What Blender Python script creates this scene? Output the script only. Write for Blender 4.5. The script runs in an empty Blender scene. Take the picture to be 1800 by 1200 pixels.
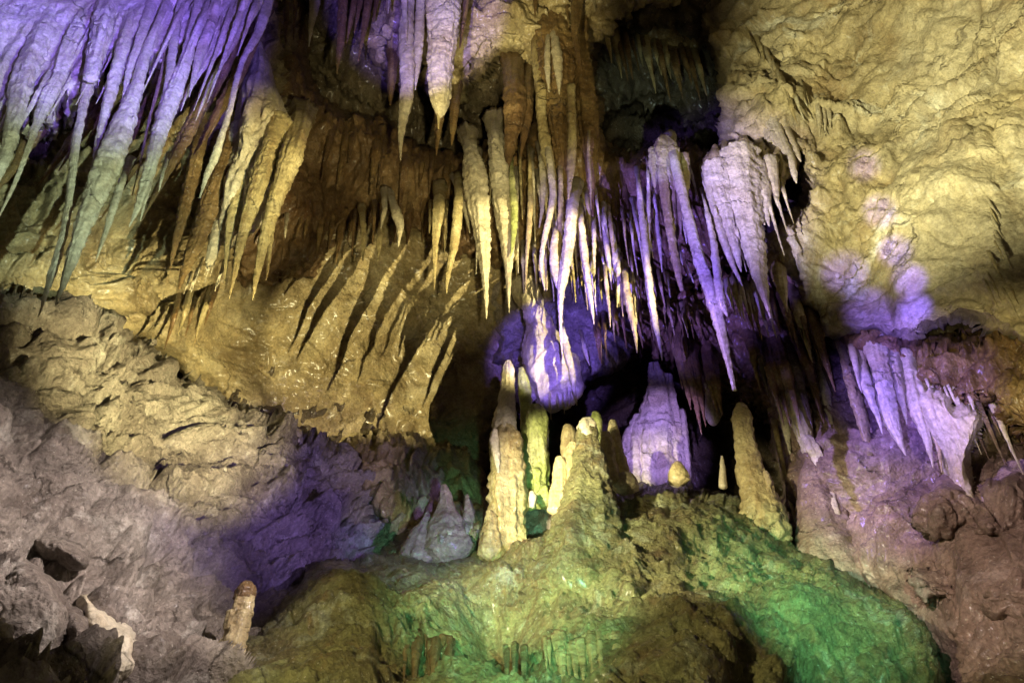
import bpy, math, random
import numpy as np
from mathutils import Vector, Matrix

# ------------------------------------------------------------------ camera, world, lights
C = bpy.context.scene
CAM = np.array([0.0, 0.0, 1.6]); F = 1500.0; PITCH = math.radians(40)
cp, sp = math.cos(PITCH), math.sin(PITCH)
cd = bpy.data.cameras.new('camera'); cam = bpy.data.objects.new('camera', cd)
C.collection.objects.link(cam)
cd.sensor_width = 36; cd.lens = 36 * F / 1800; cd.clip_start = .05; cd.clip_end = 200
cam.location = CAM; cam.rotation_euler = (math.radians(90) + PITCH, 0, 0)
C.camera = cam

def P(px, py, Y):
    """world point seen at photo pixel (px,py) whose world Y is Y"""
    px = np.asarray(px, float); py = np.asarray(py, float)
    u = (px - 900) / F; v = (600 - py) / F
    dy = cp - sp * v; dz = sp + cp * v
    t = Y / dy
    return np.stack([u * t, dy * t, CAM[2] + dz * t], -1)

def PX(px, py, Y):  # metres per photo pixel there
    v = (600 - py) / F
    return Y / (cp - sp * v) / F

w = bpy.data.worlds.new('World'); C.world = w; w.use_nodes = True
bg = w.node_tree.nodes['Background']
bg.inputs[0].default_value = (1.0, .78, .5, 1); bg.inputs[1].default_value = .045

YEL = (1.0, .87, .44); YGR = (.96, .90, .52); GRY = (1.0, .86, .84); PUR = (.21, .135, 1.0); PAL = (.66, .86, .66); VPK = (.38, .25, 1.0); GRN = (.30, 1.0, .58); WHT = (1.0, .92, .58); PNK = (1.0, .78, .76)
def spot(name, col, power, loc, aim, half_px, blend=.5, size=.03):
    l = bpy.data.lights.new(name, 'SPOT'); o = bpy.data.objects.new(name, l)
    C.collection.objects.link(o)
    a = Vector(P(*aim)); loc = Vector(loc); o.location = loc
    o.rotation_euler = (a - loc).to_track_quat('-Z', 'Y').to_euler()
    r = PX(*aim) * half_px
    l.spot_size = min(3.0, 2 * math.atan(r / (a - loc).length)); l.spot_blend = blend
    l.energy = power; l.color = col; l.shadow_soft_size = size
    return o
LIGHTS = [
 # name, colour, power, location, (px,py,Y), half angle in px, blend, size
 ('flood_yellow_key', YEL, 12500, (5.5, -.1, 4.9), (685, 610, 9.9), 212, .35, .03),
 ('fill_dim_hollow', PAL, 1500, (1.0, 3.8, 5.6), (1150, 160, 9.6), 130, .9, .03),  # added fill that lifts the rock inside the hollow
 ('flood_yellow_wall', YEL, 8000, (2.6, .8, 3.2), (450, 320, 6.6), 190, .9, .03),
 ('flood_yellow_right', YGR, 9000, (-2.2, 1.4, 3.4), (1655, 95, 6.0), 500, .8, .04),
 ('flood_yellow_centre', YEL, 1100, (3.6, 1.6, 4.2), (950, 270, 7.6), 290, .7, .03),
 ('flood_yellow_ceiling', YEL, 5500, (-1.0, 2.6, 3.2), (890, 40, 7.0), 190, .8, .03),
 ('flood_yellow_slope', YEL, 12000, (1.6, 1.8, 2.6), (300, 655, 7.5), 300, 1, .03),
 ('flood_violet_left', PUR, 17000, (.6, .4, 2.8), (180, -20, 5.1), 340, .9, .04),
 ('flood_pale_left', PAL, 4800, (1.9, .9, 2.8), (190, 270, 5.3), 330, .9, .04),
 ('flood_violet_top', PUR, 12000, (-.6, .6, 2.4), (725, 0, 6.2), 175, .4, .03),
 ('flood_violet_centre', PUR, 10500, (-2.0, 1.6, 3.6), (1150, 420, 7.2), 260, .8, .03),
 ('flood_violet_drape', PUR, 4200, (.3, 3.2, 4.7), (968, 618, 8.0), 100, .4, .03),
 ('flood_violet_alcove', VPK, 4200, (1.2, 3.4, 4.6), (1160, 770, 9.8), 100, .6, .03),
 ('flood_violet_right', VPK, 3800, (-1.8, 3.6, 9.4), (1560, 760, 7.2), 240, .8, .04),
 ('flood_violet_right_low', PUR, 3600, (1.0, 2.5, 3.0), (1600, 690, 6.6), 150, .9, .04),
 ('flood_violet_low_left', VPK, 1300, (1.5, 3.2, 3.8), (600, 920, 8.9), 300, 1, .04),
 ('flood_pale_low', GRY, 900, (2.5, 3.4, 5.0), (700, 850, 8.9), 150, .9, .03),
 ('flood_violet_slope', VPK, 900, (1.0, 1.5, 3.4), (400, 900, 7.0), 220, 1, .04),
 ('fill_olive_right', YEL, 1500, (1.0, 1.6, 3.0), (1740, 650, 6.0), 170, .9, .04),  # added fill for the ledge under the dark overhang
 ('flood_green_right', GRN, 1900, (1.8, 2.0, 3.6), (1430, 1040, 6.2), 250, 1, .05),
 ('added_violet_beam', PUR, 6000, (1.4, 2.0, 3.4), (1518, 290, 6.7), 32, 1, .04),  # narrow beams added in a line, standing in for violet light through gaps
 ('added_violet_beam', PUR, 6000, (1.4, 2.0, 3.4), (1545, 370, 6.7), 34, 1, .04),
 ('added_violet_beam', PUR, 6800, (1.4, 2.0, 3.4), (1572, 440, 6.7), 34, 1, .04),
 ('added_violet_beam', PUR, 6800, (1.4, 2.0, 3.4), (1597, 490, 6.7), 34, 1, .04),
 ('added_violet_beam', PUR, 6800, (1.4, 2.0, 3.4), (1606, 540, 6.7), 34, 1, .04),
 ('added_violet_beam', PUR, 5200, (1.4, 2.0, 3.4), (1490, 480, 6.7), 45, 1, .04),
 ('added_violet_beam', PUR, 5200, (1.4, 2.0, 3.4), (1530, 545, 6.7), 48, 1, .04),
 ('added_violet_beam', PUR, 5200, (1.4, 2.0, 3.4), (1580, 585, 6.7), 40, 1, .04),
 ('flood_green_centre', GRN, 1300, (.2, 2.6, 2.8), (900, 1050, 5.8), 260, 1, .05),
 ('flood_warm_mound', WHT, 3600, (-2.8, 2.0, 4.4), (1080, 960, 6.8), 340, .7, .03),
 ('flood_warm_mound_low', YEL, 1000, (-2.4, .8, 3.6), (1000, 1130, 5.6), 720, .7, .04),
 ('flood_yellow_crest', WHT, 3600, (-2.2, 2.8, 4.4), (1010, 860, 7.6), 170, .6, .03),
 ('flood_white_low_left', GRY, 4200, (2.4, 1.4, 6.2), (130, 930, 5.2), 520, .9, .04),
 ('flood_pink_right', PNK, 900, (.2, 2.4, 4.6), (1680, 930, 6.4), 330, .9, .04),
 ('flood_warm_back', YEL, 3200, (.2, 1.2, 3.0), (780, 290, 7.8), 350, .9, .05),
]
for a in LIGHTS: spot(*a)
C.view_settings.view_transform = 'Standard'; C.view_settings.look = 'None'
C.view_settings.gamma = 1; C.view_settings.use_curve_mapping = False
C.view_settings.exposure = 0
C.cycles.use_denoising = True
C.cycles.max_bounces = 4; C.cycles.diffuse_bounces = 3
C.cycles.use_light_tree = True

# ------------------------------------------------------------------ noise
rs = np.random.RandomState(7)
PERM = rs.permutation(512).astype(np.int32); PERM = np.concatenate([PERM, PERM, PERM])
GR = rs.normal(size=(512, 3)).astype(np.float32); GR /= np.linalg.norm(GR, axis=1)[:, None]
def perlin(p):
    p = np.asarray(p, np.float32)
    i = np.floor(p).astype(np.int32); f = p - i; i &= 511
    s = f * f * f * (f * (f * 6 - 15) + 10)
    out = 0
    for dx in (0, 1):
        wx = s[..., 0] if dx else 1 - s[..., 0]
        hx = PERM[(i[..., 0] + dx) & 511]
        for dy in (0, 1):
            wy = s[..., 1] if dy else 1 - s[..., 1]
            hy = PERM[hx + ((i[..., 1] + dy) & 511)]
            for dz in (0, 1):
                wz = s[..., 2] if dz else 1 - s[..., 2]
                g = GR[PERM[hy + ((i[..., 2] + dz) & 511)] & 511]
                d = g[..., 0] * (f[..., 0] - dx) + g[..., 1] * (f[..., 1] - dy) + g[..., 2] * (f[..., 2] - dz)
                out = out + wx * wy * wz * d
    return out * 1.6
def fbm(p, n=3, g=.5, l=2.03):
    a, o = 1, 0
    for k in range(n):
        o = o + a * perlin(p + 11.3 * k); p = p * l; a *= g
    return o
def billow(p, n=3, g=.5, l=2.1):   # rounded lumps with sharp creases between
    a, o = 1, 0
    for k in range(n):
        o = o + a * (np.abs(perlin(p + 5.7 * k)) * 2 - .6); p = p * l; a *= g
    return o
S3 = lambda *a: np.array(a, np.float32)
RC = rs.rand(4096, 7).astype(np.float32)
def blocks(p):
    """broken rock: every cell is a tilted facet with its own offset; dark gaps where cells meet"""
    sh = p.shape[:-1]; p = p.reshape(-1, 3).astype(np.float32)
    i0 = np.floor(p).astype(np.int32); f1 = np.full(len(p), 9., np.float32); f2 = f1.copy(); v = np.zeros(len(p), np.float32)
    for dx in (-1, 0, 1):
        for dy in (-1, 0, 1):
            for dz in (-1, 0, 1):
                c = i0 + np.array([dx, dy, dz], np.int32)
                h = (c[:, 0] * 73856093 ^ c[:, 1] * 19349663 ^ c[:, 2] * 83492791) & 4095
                r = RC[h]; e = p - c - r[:, :3]; d = np.sqrt((e * e).sum(1))
                new = d < f1
                f2 = np.where(new, f1, np.minimum(f2, d)); f1 = np.where(new, d, f1)
                v = np.where(new, r[:, 3] - .5 + (e * (r[:, 4:7] - .5)).sum(1) * 1.5, v)
    gap = np.clip((f2 - f1) * 5, 0, 1)
    return (v * (.3 + .7 * gap) - .35 * (1 - gap) ** 2).reshape(sh)
def sstep(x, a, b):
    t = np.clip((x - a) / (b - a), 0, 1); return t * t * (3 - 2 * t)
def strata(p, f):      # worn horizontal ledges
    s_ = p[..., 2] * f + fbm(p * .7, 2) * 1.6 + 20; s_ = s_ - np.floor(s_)
    return sstep(s_, 0, .85) - sstep(s_, .85, 1)

def d_rock(p, k=1):
    wv = fbm(p * .9, 2)[..., None] * S3(.5, .5, .5)
    q = p + wv; m_ = sstep(fbm(p * .8 + 7, 2), -.35, .35)
    w2 = q + fbm(q * 3, 2)[..., None] * .10
    return k * (.26 * fbm(q * .75, 3) + .12 * billow(q * S3(1.7, 1.7, 2.5), 3, .55) + .27 * blocks(w2 * S3(1.1, 1.1, 1.6)) + (.03 + .07 * m_) * blocks(w2 * S3(3.4, 3.4, 4.6))
                + .15 * strata(q, .9) + (.02 + .045 * m_) * billow(q * S3(4.5, 4.5, 6), 3) + .02 * fbm(q * 13, 3, .6))
def d_smooth(p, k=1):
    q = p + fbm(p * .6, 2)[..., None] * .6; m_ = sstep(fbm(p * .55 + 3, 2), -.2, .45); m2 = sstep(fbm(p * .9 + 13, 2), 0, .5)
    w2 = q + fbm(q * 2.5, 2)[..., None] * .12
    return k * (.25 * fbm(q * .55, 2) + .05 * billow(q * 1.4, 2) + .10 * blocks(w2 * S3(.6, .6, .9)) + .07 * m_ * blocks(w2 * S3(2.3, 2.3, 3.2))
                + .05 * strata(q, .6) + (.004 + .032 * m2) * billow(q * S3(4, 4, 5), 4, .6) + .014 * fbm(q * 12, 3, .6)
                - .04 * np.clip(1 - np.abs(perlin(q * S3(.7, .7, 1.6) + 3)) * 20, 0, 1))
def d_flute(p, k=1):
    q = p + fbm(p * .8, 2)[..., None] * S3(.16, .16, .3); m_ = sstep(fbm(p * .7 + 5, 2), -.3, .4)
    return k * (.16 * fbm(q * .9, 2) + (.07 + .08 * m_) * billow(q * S3(3.4, 3.4, .45), 2) + .05 * billow(q * S3(9, 9, .9), 2) + .05 * blocks(q * S3(2, 2, 1.6))
                + .02 * fbm(q * S3(20, 20, 9), 3))
def d_flow(p, k=1):    # smooth lumpy flowstone with folds, terraces and drips
    q = p + fbm(p * 1.2, 2)[..., None] * S3(.25, .25, .2); m_ = sstep(fbm(p * .8 + 2, 2), -.3, .4); w2 = q + fbm(q * 3, 2)[..., None] * .15
    return k * (.24 * fbm(q * .6, 2) + .07 * billow(q * S3(2.2, 2.2, .9), 2) + .045 * m_ * billow(q * S3(6, 6, 1.6), 2) + .03 * (1 - m_) * blocks(w2 * S3(1.8, 1.8, 3))
                + .036 * billow(q * S3(5, 5, 12), 3) + .022 * fbm(q * 12, 3, .6) + .03 * strata(q, 1.3))
DET = dict(rock=d_rock, smooth=d_smooth, flute=d_flute, flow=d_flow)

# ------------------------------------------------------------------ materials
def mat(name, cols, stain=(.12, .06, .02), stain_amt=.35, scale=1.0, streak=False, bump=.5, rough=.6, fleck=None, fleck_amt=.4, coat=.25, mott=.85, crack=.8):
    m = bpy.data.materials.new(name); m.use_nodes = True
    nt = m.node_tree; N = nt.nodes; L = nt.links
    b = N['Principled BSDF']
    geo = N.new('ShaderNodeNewGeometry')
    def mp(sx, sy, sz):
        n = N.new('ShaderNodeVectorMath'); n.operation = 'MULTIPLY'; L.new(geo.outputs['Position'], n.inputs[0])
        n.inputs[1].default_value = (sx, sy, sz); return n.outputs[0]
    def noise(vec, sc, det=6, rg=.6, dist=0):
        n = N.new('ShaderNodeTexNoise'); L.new(vec, n.inputs['Vector']); n.inputs['Scale'].default_value = sc
        n.inputs['Detail'].default_value = det; n.inputs['Roughness'].default_value = rg
        n.inputs['Distortion'].default_value = dist; return n.outputs[0]
    def ramp(src, a, bb, c0=(0, 0, 0), c1=(1, 1, 1)):
        r = N.new('ShaderNodeValToRGB'); L.new(src, r.inputs[0]); e = r.color_ramp.elements
        e[0].position = a; e[1].position = bb; e[0].color = (*c0, 1); e[1].color = (*c1, 1); return r
    def mix(f, a, bb):
        n = N.new('ShaderNodeMix'); n.data_type = 'RGBA'
        L.new(f, n.inputs[0]); L.new(a, n.inputs[6])
        if isinstance(bb, tuple): n.inputs[7].default_value = (*bb, 1)
        else: L.new(bb, n.inputs[7])
        return n.outputs[2]
    iso = mp(1, 1, 1); ver = mp(1, 1, .16 if streak else .8)
    n1 = noise(iso, .9 * scale, 8, .62, .6)
    r = N.new('ShaderNodeValToRGB'); L.new(n1, r.inputs[0]); e = r.color_ramp.elements
    while len(e) < len(cols): e.new(.5)
    for k, c in enumerate(cols):
        e[k].position = .30 + .42 * k / (len(cols) - 1); e[k].color = (*c, 1)
    col = r.outputs[0]
    s = ramp(noise(ver, 3.2 * scale, 7, .65, .4), .52, .66)
    am = N.new('ShaderNodeMath'); am.operation = 'MULTIPLY'; L.new(s.outputs[0], am.inputs[0]); am.inputs[1].default_value = stain_amt
    col = mix(am.outputs[0], col, stain)
    if fleck:
        s2 = ramp(noise(iso, 1.7 * scale, 9, .7, .9), .55, .63)
        a2 = N.new('ShaderNodeMath'); a2.operation = 'MULTIPLY'; L.new(s2.outputs[0], a2.inputs[0]); a2.inputs[1].default_value = fleck_amt
        col = mix(a2.outputs[0], col, fleck)
    # mottling, dark hairline cracks, and glints painted in as pale specks
    mo = ramp(noise(iso, 3.6 * scale, 9, .72, .8), .34, .64, (.52, .50, .47), (1.22, 1.2, 1.16))
    m2 = N.new('ShaderNodeMix'); m2.data_type = 'RGBA'; m2.blend_type = 'MULTIPLY'; m2.inputs[0].default_value = mott
    L.new(col, m2.inputs[6]); L.new(mo.outputs[0], m2.inputs[7]); col = m2.outputs[2]
    wn = N.new('ShaderNodeTexNoise'); L.new(iso, wn.inputs['Vector']); wn.inputs['Scale'].default_value = 2.2; wn.inputs['Detail'].default_value = 6
    wa = N.new('ShaderNodeVectorMath'); wa.operation = 'MULTIPLY_ADD'; L.new(wn.outputs['Color'], wa.inputs[0]); wa.inputs[1].default_value = (.9, .9, .9); L.new(iso, wa.inputs[2])
    cv = N.new('ShaderNodeTexVoronoi'); cv.feature = 'DISTANCE_TO_EDGE'; cv.inputs['Scale'].default_value = 1.1; L.new(wa.outputs[0], cv.inputs['Vector'])
    ck = ramp(cv.outputs['Distance'], .0, .03, (1, 1, 1), (0, 0, 0))
    gate = ramp(noise(iso, 1.3, 3), .52, .66)
    ca = N.new('ShaderNodeMath'); ca.operation = 'MULTIPLY'; L.new(ck.outputs[0], ca.inputs[0]); L.new(gate.outputs[0], ca.inputs[1])
    cb = N.new('ShaderNodeMath'); cb.operation = 'MULTIPLY'; L.new(ca.outputs[0], cb.inputs[0]); cb.inputs[1].default_value = crack
    col = mix(cb.outputs[0], col, (.03, .02, .012))
    sp_ = ramp(noise(iso, 46, 2, .5), .66, .72)
    sa = N.new('ShaderNodeMath'); sa.operation = 'MULTIPLY'; L.new(sp_.outputs[0], sa.inputs[0]); sa.inputs[1].default_value = .5
    col = mix(sa.outputs[0], col, (.62, .58, .48))
    # fine grain
    g = ramp(noise(iso, 28, 4, .7), .35, .65, (.62, .62, .62), (1.15, 1.15, 1.15))
    mm = N.new('ShaderNodeMix'); mm.data_type = 'RGBA'; mm.blend_type = 'MULTIPLY'; mm.inputs[0].default_value = .8
    L.new(col, mm.inputs[6]); L.new(g.outputs[0], mm.inputs[7]); col = mm.outputs[2]
    L.new(col, b.inputs['Base Color'])
    rr = ramp(noise(iso, 5, 4), .3, .7, (rough - .18,) * 3, (rough + .2,) * 3)
    L.new(rr.outputs[0], b.inputs['Roughness']); b.inputs['Specular IOR Level'].default_value = .4
    b.inputs['Coat Weight'].default_value = coat; b.inputs['Coat Roughness'].default_value = .22
    # bumps
    hb = noise(mp(1, 1, .35) if streak else iso, 9, 8, .68, .3)
    b0 = N.new('ShaderNodeBump'); b0.invert = True; b0.inputs['Strength'].default_value = .7; b0.inputs['Distance'].default_value = .04; L.new(ca.outputs[0], b0.inputs['Height'])
    b1 = N.new('ShaderNodeBump'); L.new(b0.outputs[0], b1.inputs['Normal']); b1.inputs['Strength'].default_value = bump; b1.inputs['Distance'].default_value = .16
    L.new(hb, b1.inputs['Height'])
    vo = N.new('ShaderNodeTexVoronoi'); vo.feature = 'F1'; vo.inputs['Scale'].default_value = 26; L.new(iso, vo.inputs['Vector'])
    b2 = N.new('ShaderNodeBump'); b2.inputs['Strength'].default_value = bump * .6; b2.inputs['Distance'].default_value = .035
    L.new(vo.outputs['Distance'], b2.inputs['Height']); L.new(b1.outputs[0], b2.inputs['Normal'])
    b3 = N.new('ShaderNodeBump'); b3.inputs['Strength'].default_value = bump * .6; b3.inputs['Distance'].default_value = .022
    L.new(noise(iso, 70, 3, .6), b3.inputs['Height']); L.new(b2.outputs[0], b3.inputs['Normal'])
    L.new(b3.outputs[0], b.inputs['Normal'])
    return m
M = dict(
 ochre=mat('ochre_limestone', [(.17, .12, .055), (.34, .27, .14), (.50, .43, .26)], stain=(.12, .06, .02), fleck=(.5, .45, .32), fleck_amt=.35),
 rust=mat('rusty_flowstone', [(.09, .05, .02), (.18, .11, .05), (.28, .19, .09)], streak=True, stain=(.09, .04, .015), stain_amt=.6, rough=.5),
 grey=mat('grey_limestone', [(.16, .13, .11), (.30, .26, .22), (.46, .42, .36)], stain=(.10, .07, .05), fleck=(.6, .57, .5), fleck_amt=.55, bump=.7, coat=.06),
 pale=mat('pale_limestone', [(.26, .20, .10), (.46, .39, .23), (.60, .55, .40)], stain=(.26, .15, .05), stain_amt=.4, fleck=(.72, .70, .56), fleck_amt=.85, scale=.45, bump=.35, crack=.6, coat=.1),
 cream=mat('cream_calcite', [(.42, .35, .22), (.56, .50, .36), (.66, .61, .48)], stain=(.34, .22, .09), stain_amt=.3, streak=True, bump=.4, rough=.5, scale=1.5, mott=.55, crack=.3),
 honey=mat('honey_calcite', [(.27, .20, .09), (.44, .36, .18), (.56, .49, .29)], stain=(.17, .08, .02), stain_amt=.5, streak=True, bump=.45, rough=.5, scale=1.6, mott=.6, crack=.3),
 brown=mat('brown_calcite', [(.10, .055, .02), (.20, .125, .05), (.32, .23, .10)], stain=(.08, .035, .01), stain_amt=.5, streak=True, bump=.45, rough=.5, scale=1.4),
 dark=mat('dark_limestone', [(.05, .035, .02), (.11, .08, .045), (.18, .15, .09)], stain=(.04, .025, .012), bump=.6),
 moss=mat('algae_green_flowstone', [(.13, .10, .045), (.21, .20, .085), (.28, .31, .15)], stain=(.18, .09, .035), stain_amt=.5, fleck=(.42, .47, .34), fleck_amt=.5, bump=.8, scale=1.5, coat=.2, mott=1.0),
 lime=mat('lime_green_calcite', [(.28, .33, .09), (.42, .46, .16), (.52, .50, .28)], stain=(.26, .30, .06), stain_amt=.5, streak=True, bump=.45, scale=1.8),
 mauve=mat('mauve_brown_limestone', [(.15, .095, .075), (.27, .19, .15), (.40, .31, .26)], stain=(.11, .07, .05), fleck=(.5, .42, .38), fleck_amt=.3, bump=.5),
)

# ------------------------------------------------------------------ builders
def link_mesh(name, V, Q, material, parent=None, tris=None, origin=None):
    V = np.asarray(V, np.float32)
    if origin is None: origin = np.array([0, 0, 0.])
    me = bpy.data.meshes.new(name)
    V = V - np.asarray(origin, np.float32)
    me.vertices.add(len(V)); me.vertices.foreach_set('co', V.ravel())
    Q = np.asarray(Q, np.int32)
    T = np.zeros((0, 3), np.int32) if tris is None or len(tris) == 0 else np.asarray(tris, np.int32)
    li = np.concatenate([Q.ravel(), T.ravel()])
    me.loops.add(len(li)); me.loops.foreach_set('vertex_index', li)
    me.polygons.add(len(Q) + len(T))
    st = np.concatenate([np.arange(len(Q)) * 4, len(Q) * 4 + np.arange(len(T)) * 3]).astype(np.int32)
    me.polygons.foreach_set('loop_start', st)
    me.polygons.foreach_set('use_smooth', np.ones(len(Q) + len(T), bool))
    me.update(calc_edges=True); me.validate()
    me.materials.append(M[material])
    o = bpy.data.objects.new(name, me); C.collection.objects.link(o)
    if parent is not None:
        o.parent = parent; o.location = Vector(origin) - parent.location
    else: o.location = origin
    return o
def tag(o, label=None, cat=None, group=None, kind=None):
    if label: o['label'] = label
    if cat: o['category'] = cat
    if group: o['group'] = group
    if kind: o['kind'] = kind
    return o
def empty(name, loc, label, cat, group=None):
    o = bpy.data.objects.new(name, None); C.collection.objects.link(o); o.location = loc
    o.empty_display_size = .1
    return tag(o, label, cat, group)

def tps(ctrl):
    c = np.array(ctrl, float); xy = c[:, :2] / 1000; n = len(c)
    def U(r2): return r2 * np.log(r2 + 1e-9) * .5
    d2 = ((xy[:, None] - xy[None]) ** 2).sum(-1)
    A = np.zeros((n + 3, n + 3)); A[:n, :n] = U(d2) + np.eye(n) * 1e-4
    A[:n, n] = 1; A[:n, n + 1:] = xy; A[n, :n] = 1; A[n + 1:, :n] = xy.T
    s = np.linalg.lstsq(A, np.concatenate([c[:, 2], np.zeros(3)]), rcond=None)[0]
    lo, hi = c[:, 2].min() - .8, c[:, 2].max() + .8
    def f(x, y):
        o = s[n] + s[n + 1] * x / 1000 + s[n + 2] * y / 1000
        for k in range(n):
            o = o + s[k] * U((x / 1000 - xy[k, 0]) ** 2 + (y / 1000 - xy[k, 1]) ** 2)
        return np.clip(o, lo, hi)
    return f
def sdist(x, y, poly):
    poly = np.array(poly, float); d = np.full(x.shape, 1e9); ins = np.zeros(x.shape, bool)
    for a, b in zip(poly, np.roll(poly, -1, 0)):
        e = b - a; t = np.clip(((x - a[0]) * e[0] + (y - a[1]) * e[1]) / (e @ e + 1e-9), 0, 1)
        d = np.minimum(d, np.hypot(x - a[0] - t * e[0], y - a[1] - t * e[1]))
        c = ((a[1] > y) != (b[1] > y)) & (x < (b[0] - a[0]) * (y - a[1]) / (b[1] - a[1] + 1e-9) + a[0])
        ins ^= c
    return np.where(ins, d, -d)
def smooth_poly(poly, n=2):
    p = np.array(poly, float)
    for _ in range(n):
        q = np.roll(p, -1, 0); p = np.stack([p * .75 + q * .25, p * .25 + q * .75], 1).reshape(-1, 2)
    return p
def axis(a, b, step):
    lo, hi = -30, (1830 if b > 1300 or True else b)
    v = []; x = a
    while x < b:
        v.append(x); x += step if -40 < x < 1840 else 14
    v.append(b); return np.array(v)
def axisy(a, b, step):
    v = []; x = a
    while x < b:
        v.append(x); x += step if -40 < x < 1240 else 14
    v.append(b); return np.array(v)

ZMAX = 15.5
ZB = np.full((300, 340), 99.0)     # nearest rock depth found so far, to root the stalactites in
def relief(name, poly, ctrl, material, det='rock', k=1.0, roll=1.5, width=60, rag=12, step=3, seed=0, two_sided=0, parent=None, drip=0, smooth=1, extra=None, origin=False):
    """A solid rock body whose face is seen inside `poly`; its rim curves away backwards by `roll` metres."""
    pl = smooth_poly(poly, smooth) if smooth else np.array(poly, float)
    pad = rag * 2 + drip + 4
    x0, y0 = pl.min(0) - pad; x1, y1 = pl.max(0) + pad
    xs = axis(x0, x1, step); ys = axisy(y0, y1, step)
    X, Yp = np.meshgrid(xs, ys)
    q = np.stack([X / 60, Yp / 60, np.full_like(X, seed * 3.7)], -1)
    rgx = fbm(q, 3) * rag; rgy = fbm(q + 40, 3) * rag
    if drip: rgy = rgy + drip * (np.abs(perlin(np.stack([X / 16, Yp / 260, np.full_like(X, seed)], -1))) * 1.6 - .3)
    D = sdist(X + rgx, Yp + rgy, pl)
    vin = D > 0
    cell = vin[:-1, :-1] | vin[1:, :-1] | vin[:-1, 1:] | vin[1:, 1:]
    # pull rim vertices onto the outline
    gy, gx = np.gradient(D); gx /= np.gradient(X, axis=1) ; gy /= np.gradient(Yp, axis=0)
    g2 = gx * gx + gy * gy + 1e-6
    out = ~vin; sh = np.where(out, np.clip(D, -3 * step, 0) / g2, 0)
    sh = np.clip(sh, -3 * step, 0)
    X = X - gx * sh * (np.abs(D) < 3 * step); Yp = Yp - gy * sh * (np.abs(D) < 3 * step)
    D = np.maximum(D, 0)
    e = np.clip(1 - D / width, 0, 1); bulge = 1 - np.sqrt(np.clip(1 - e * e, 0, 1))
    Yw = tps(ctrl)(X, Yp)
    v = (600 - Yp) / F; zy = (sp + cp * v) / np.maximum(cp - sp * v, .05)
    lim = (ZMAX - CAM[2]) / np.maximum(zy, .1)
    Yw = np.minimum(Yw, lim); 
    Yf = Yw + roll * bulge
    W = P(X, Yp, Yf)
    def normals(W):
        du = np.gradient(W, axis=1); dv = np.gradient(W, axis=0)
        n = np.cross(du, dv); n /= np.linalg.norm(n, axis=-1, keepdims=True) + 1e-9
        s = np.sign((n * (CAM - W)).sum(-1, keepdims=True)); s[s == 0] = 1
        return n * s
    N_ = normals(P(X, Yp, Yw + roll * bulge * .35))
    dd = DET[det]((W + seed * 13.1).astype(np.float32), k)
    if extra is not None: dd = dd + extra(X, Yp, W)
    W = W + N_ * (dd * (1 - .5 * e))[..., None]
    if parent is None:
        ii = ((X[vin] + 500) // 8).astype(int); jj = ((Yp[vin] + 500) // 8).astype(int)
        ok = (ii >= 0) & (ii < 340) & (jj >= 0) & (jj < 300)
        np.minimum.at(ZB, (jj[ok], ii[ok]), W[..., 1][vin][ok])
    idx = -np.ones(X.shape, int)
    used = np.zeros(X.shape, bool)
    used[:-1, :-1] |= cell; used[1:, :-1] |= cell; used[:-1, 1:] |= cell; used[1:, 1:] |= cell
    idx[used] = np.arange(used.sum())
    Q = np.stack([idx[:-1, :-1][cell], idx[1:, :-1][cell], idx[1:, 1:][cell], idx[:-1, 1:][cell]], -1)
    V = W[used]
    if two_sided:
        Yb = Yw + roll + (two_sided) * (1 - e * e)
        Wb = P(X, Yp, Yb)
        # sheets start at the same rim
        Wb = np.where((D <= 0)[..., None], W, Wb)
        V = np.concatenate([V, Wb[used]]); Q = np.concatenate([Q, Q[:, ::-1] + used.sum()])
    org = V.mean(0) if origin else None
    if org is not None: org[2] = V[:, 2].min()
    return link_mesh(name, V, Q, material, parent, origin=org)

def cat_interp(pts, n):
    pts = np.array(pts, float)
    d = np.concatenate([[0], np.cumsum(np.hypot(*(np.diff(pts[:, :2], axis=0).T)))])
    t = np.linspace(0, d[-1], n)
    out = []
    # monotone-ish hermite per column
    for c in range(pts.shape[1]):
        y = pts[:, c]; m = np.gradient(y, d)
        k = np.clip(np.searchsorted(d, t, 'right') - 1, 0, len(d) - 2)
        h = d[k + 1] - d[k]; s = (t - d[k]) / h
        out.append((2*s**3 - 3*s**2 + 1) * y[k] + (s**3 - 2*s**2 + s) * h * m[k] + (-2*s**3 + 3*s**2) * y[k+1] + (s**3 - s**2) * h * m[k+1])
    return np.stack(out, -1)

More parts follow.
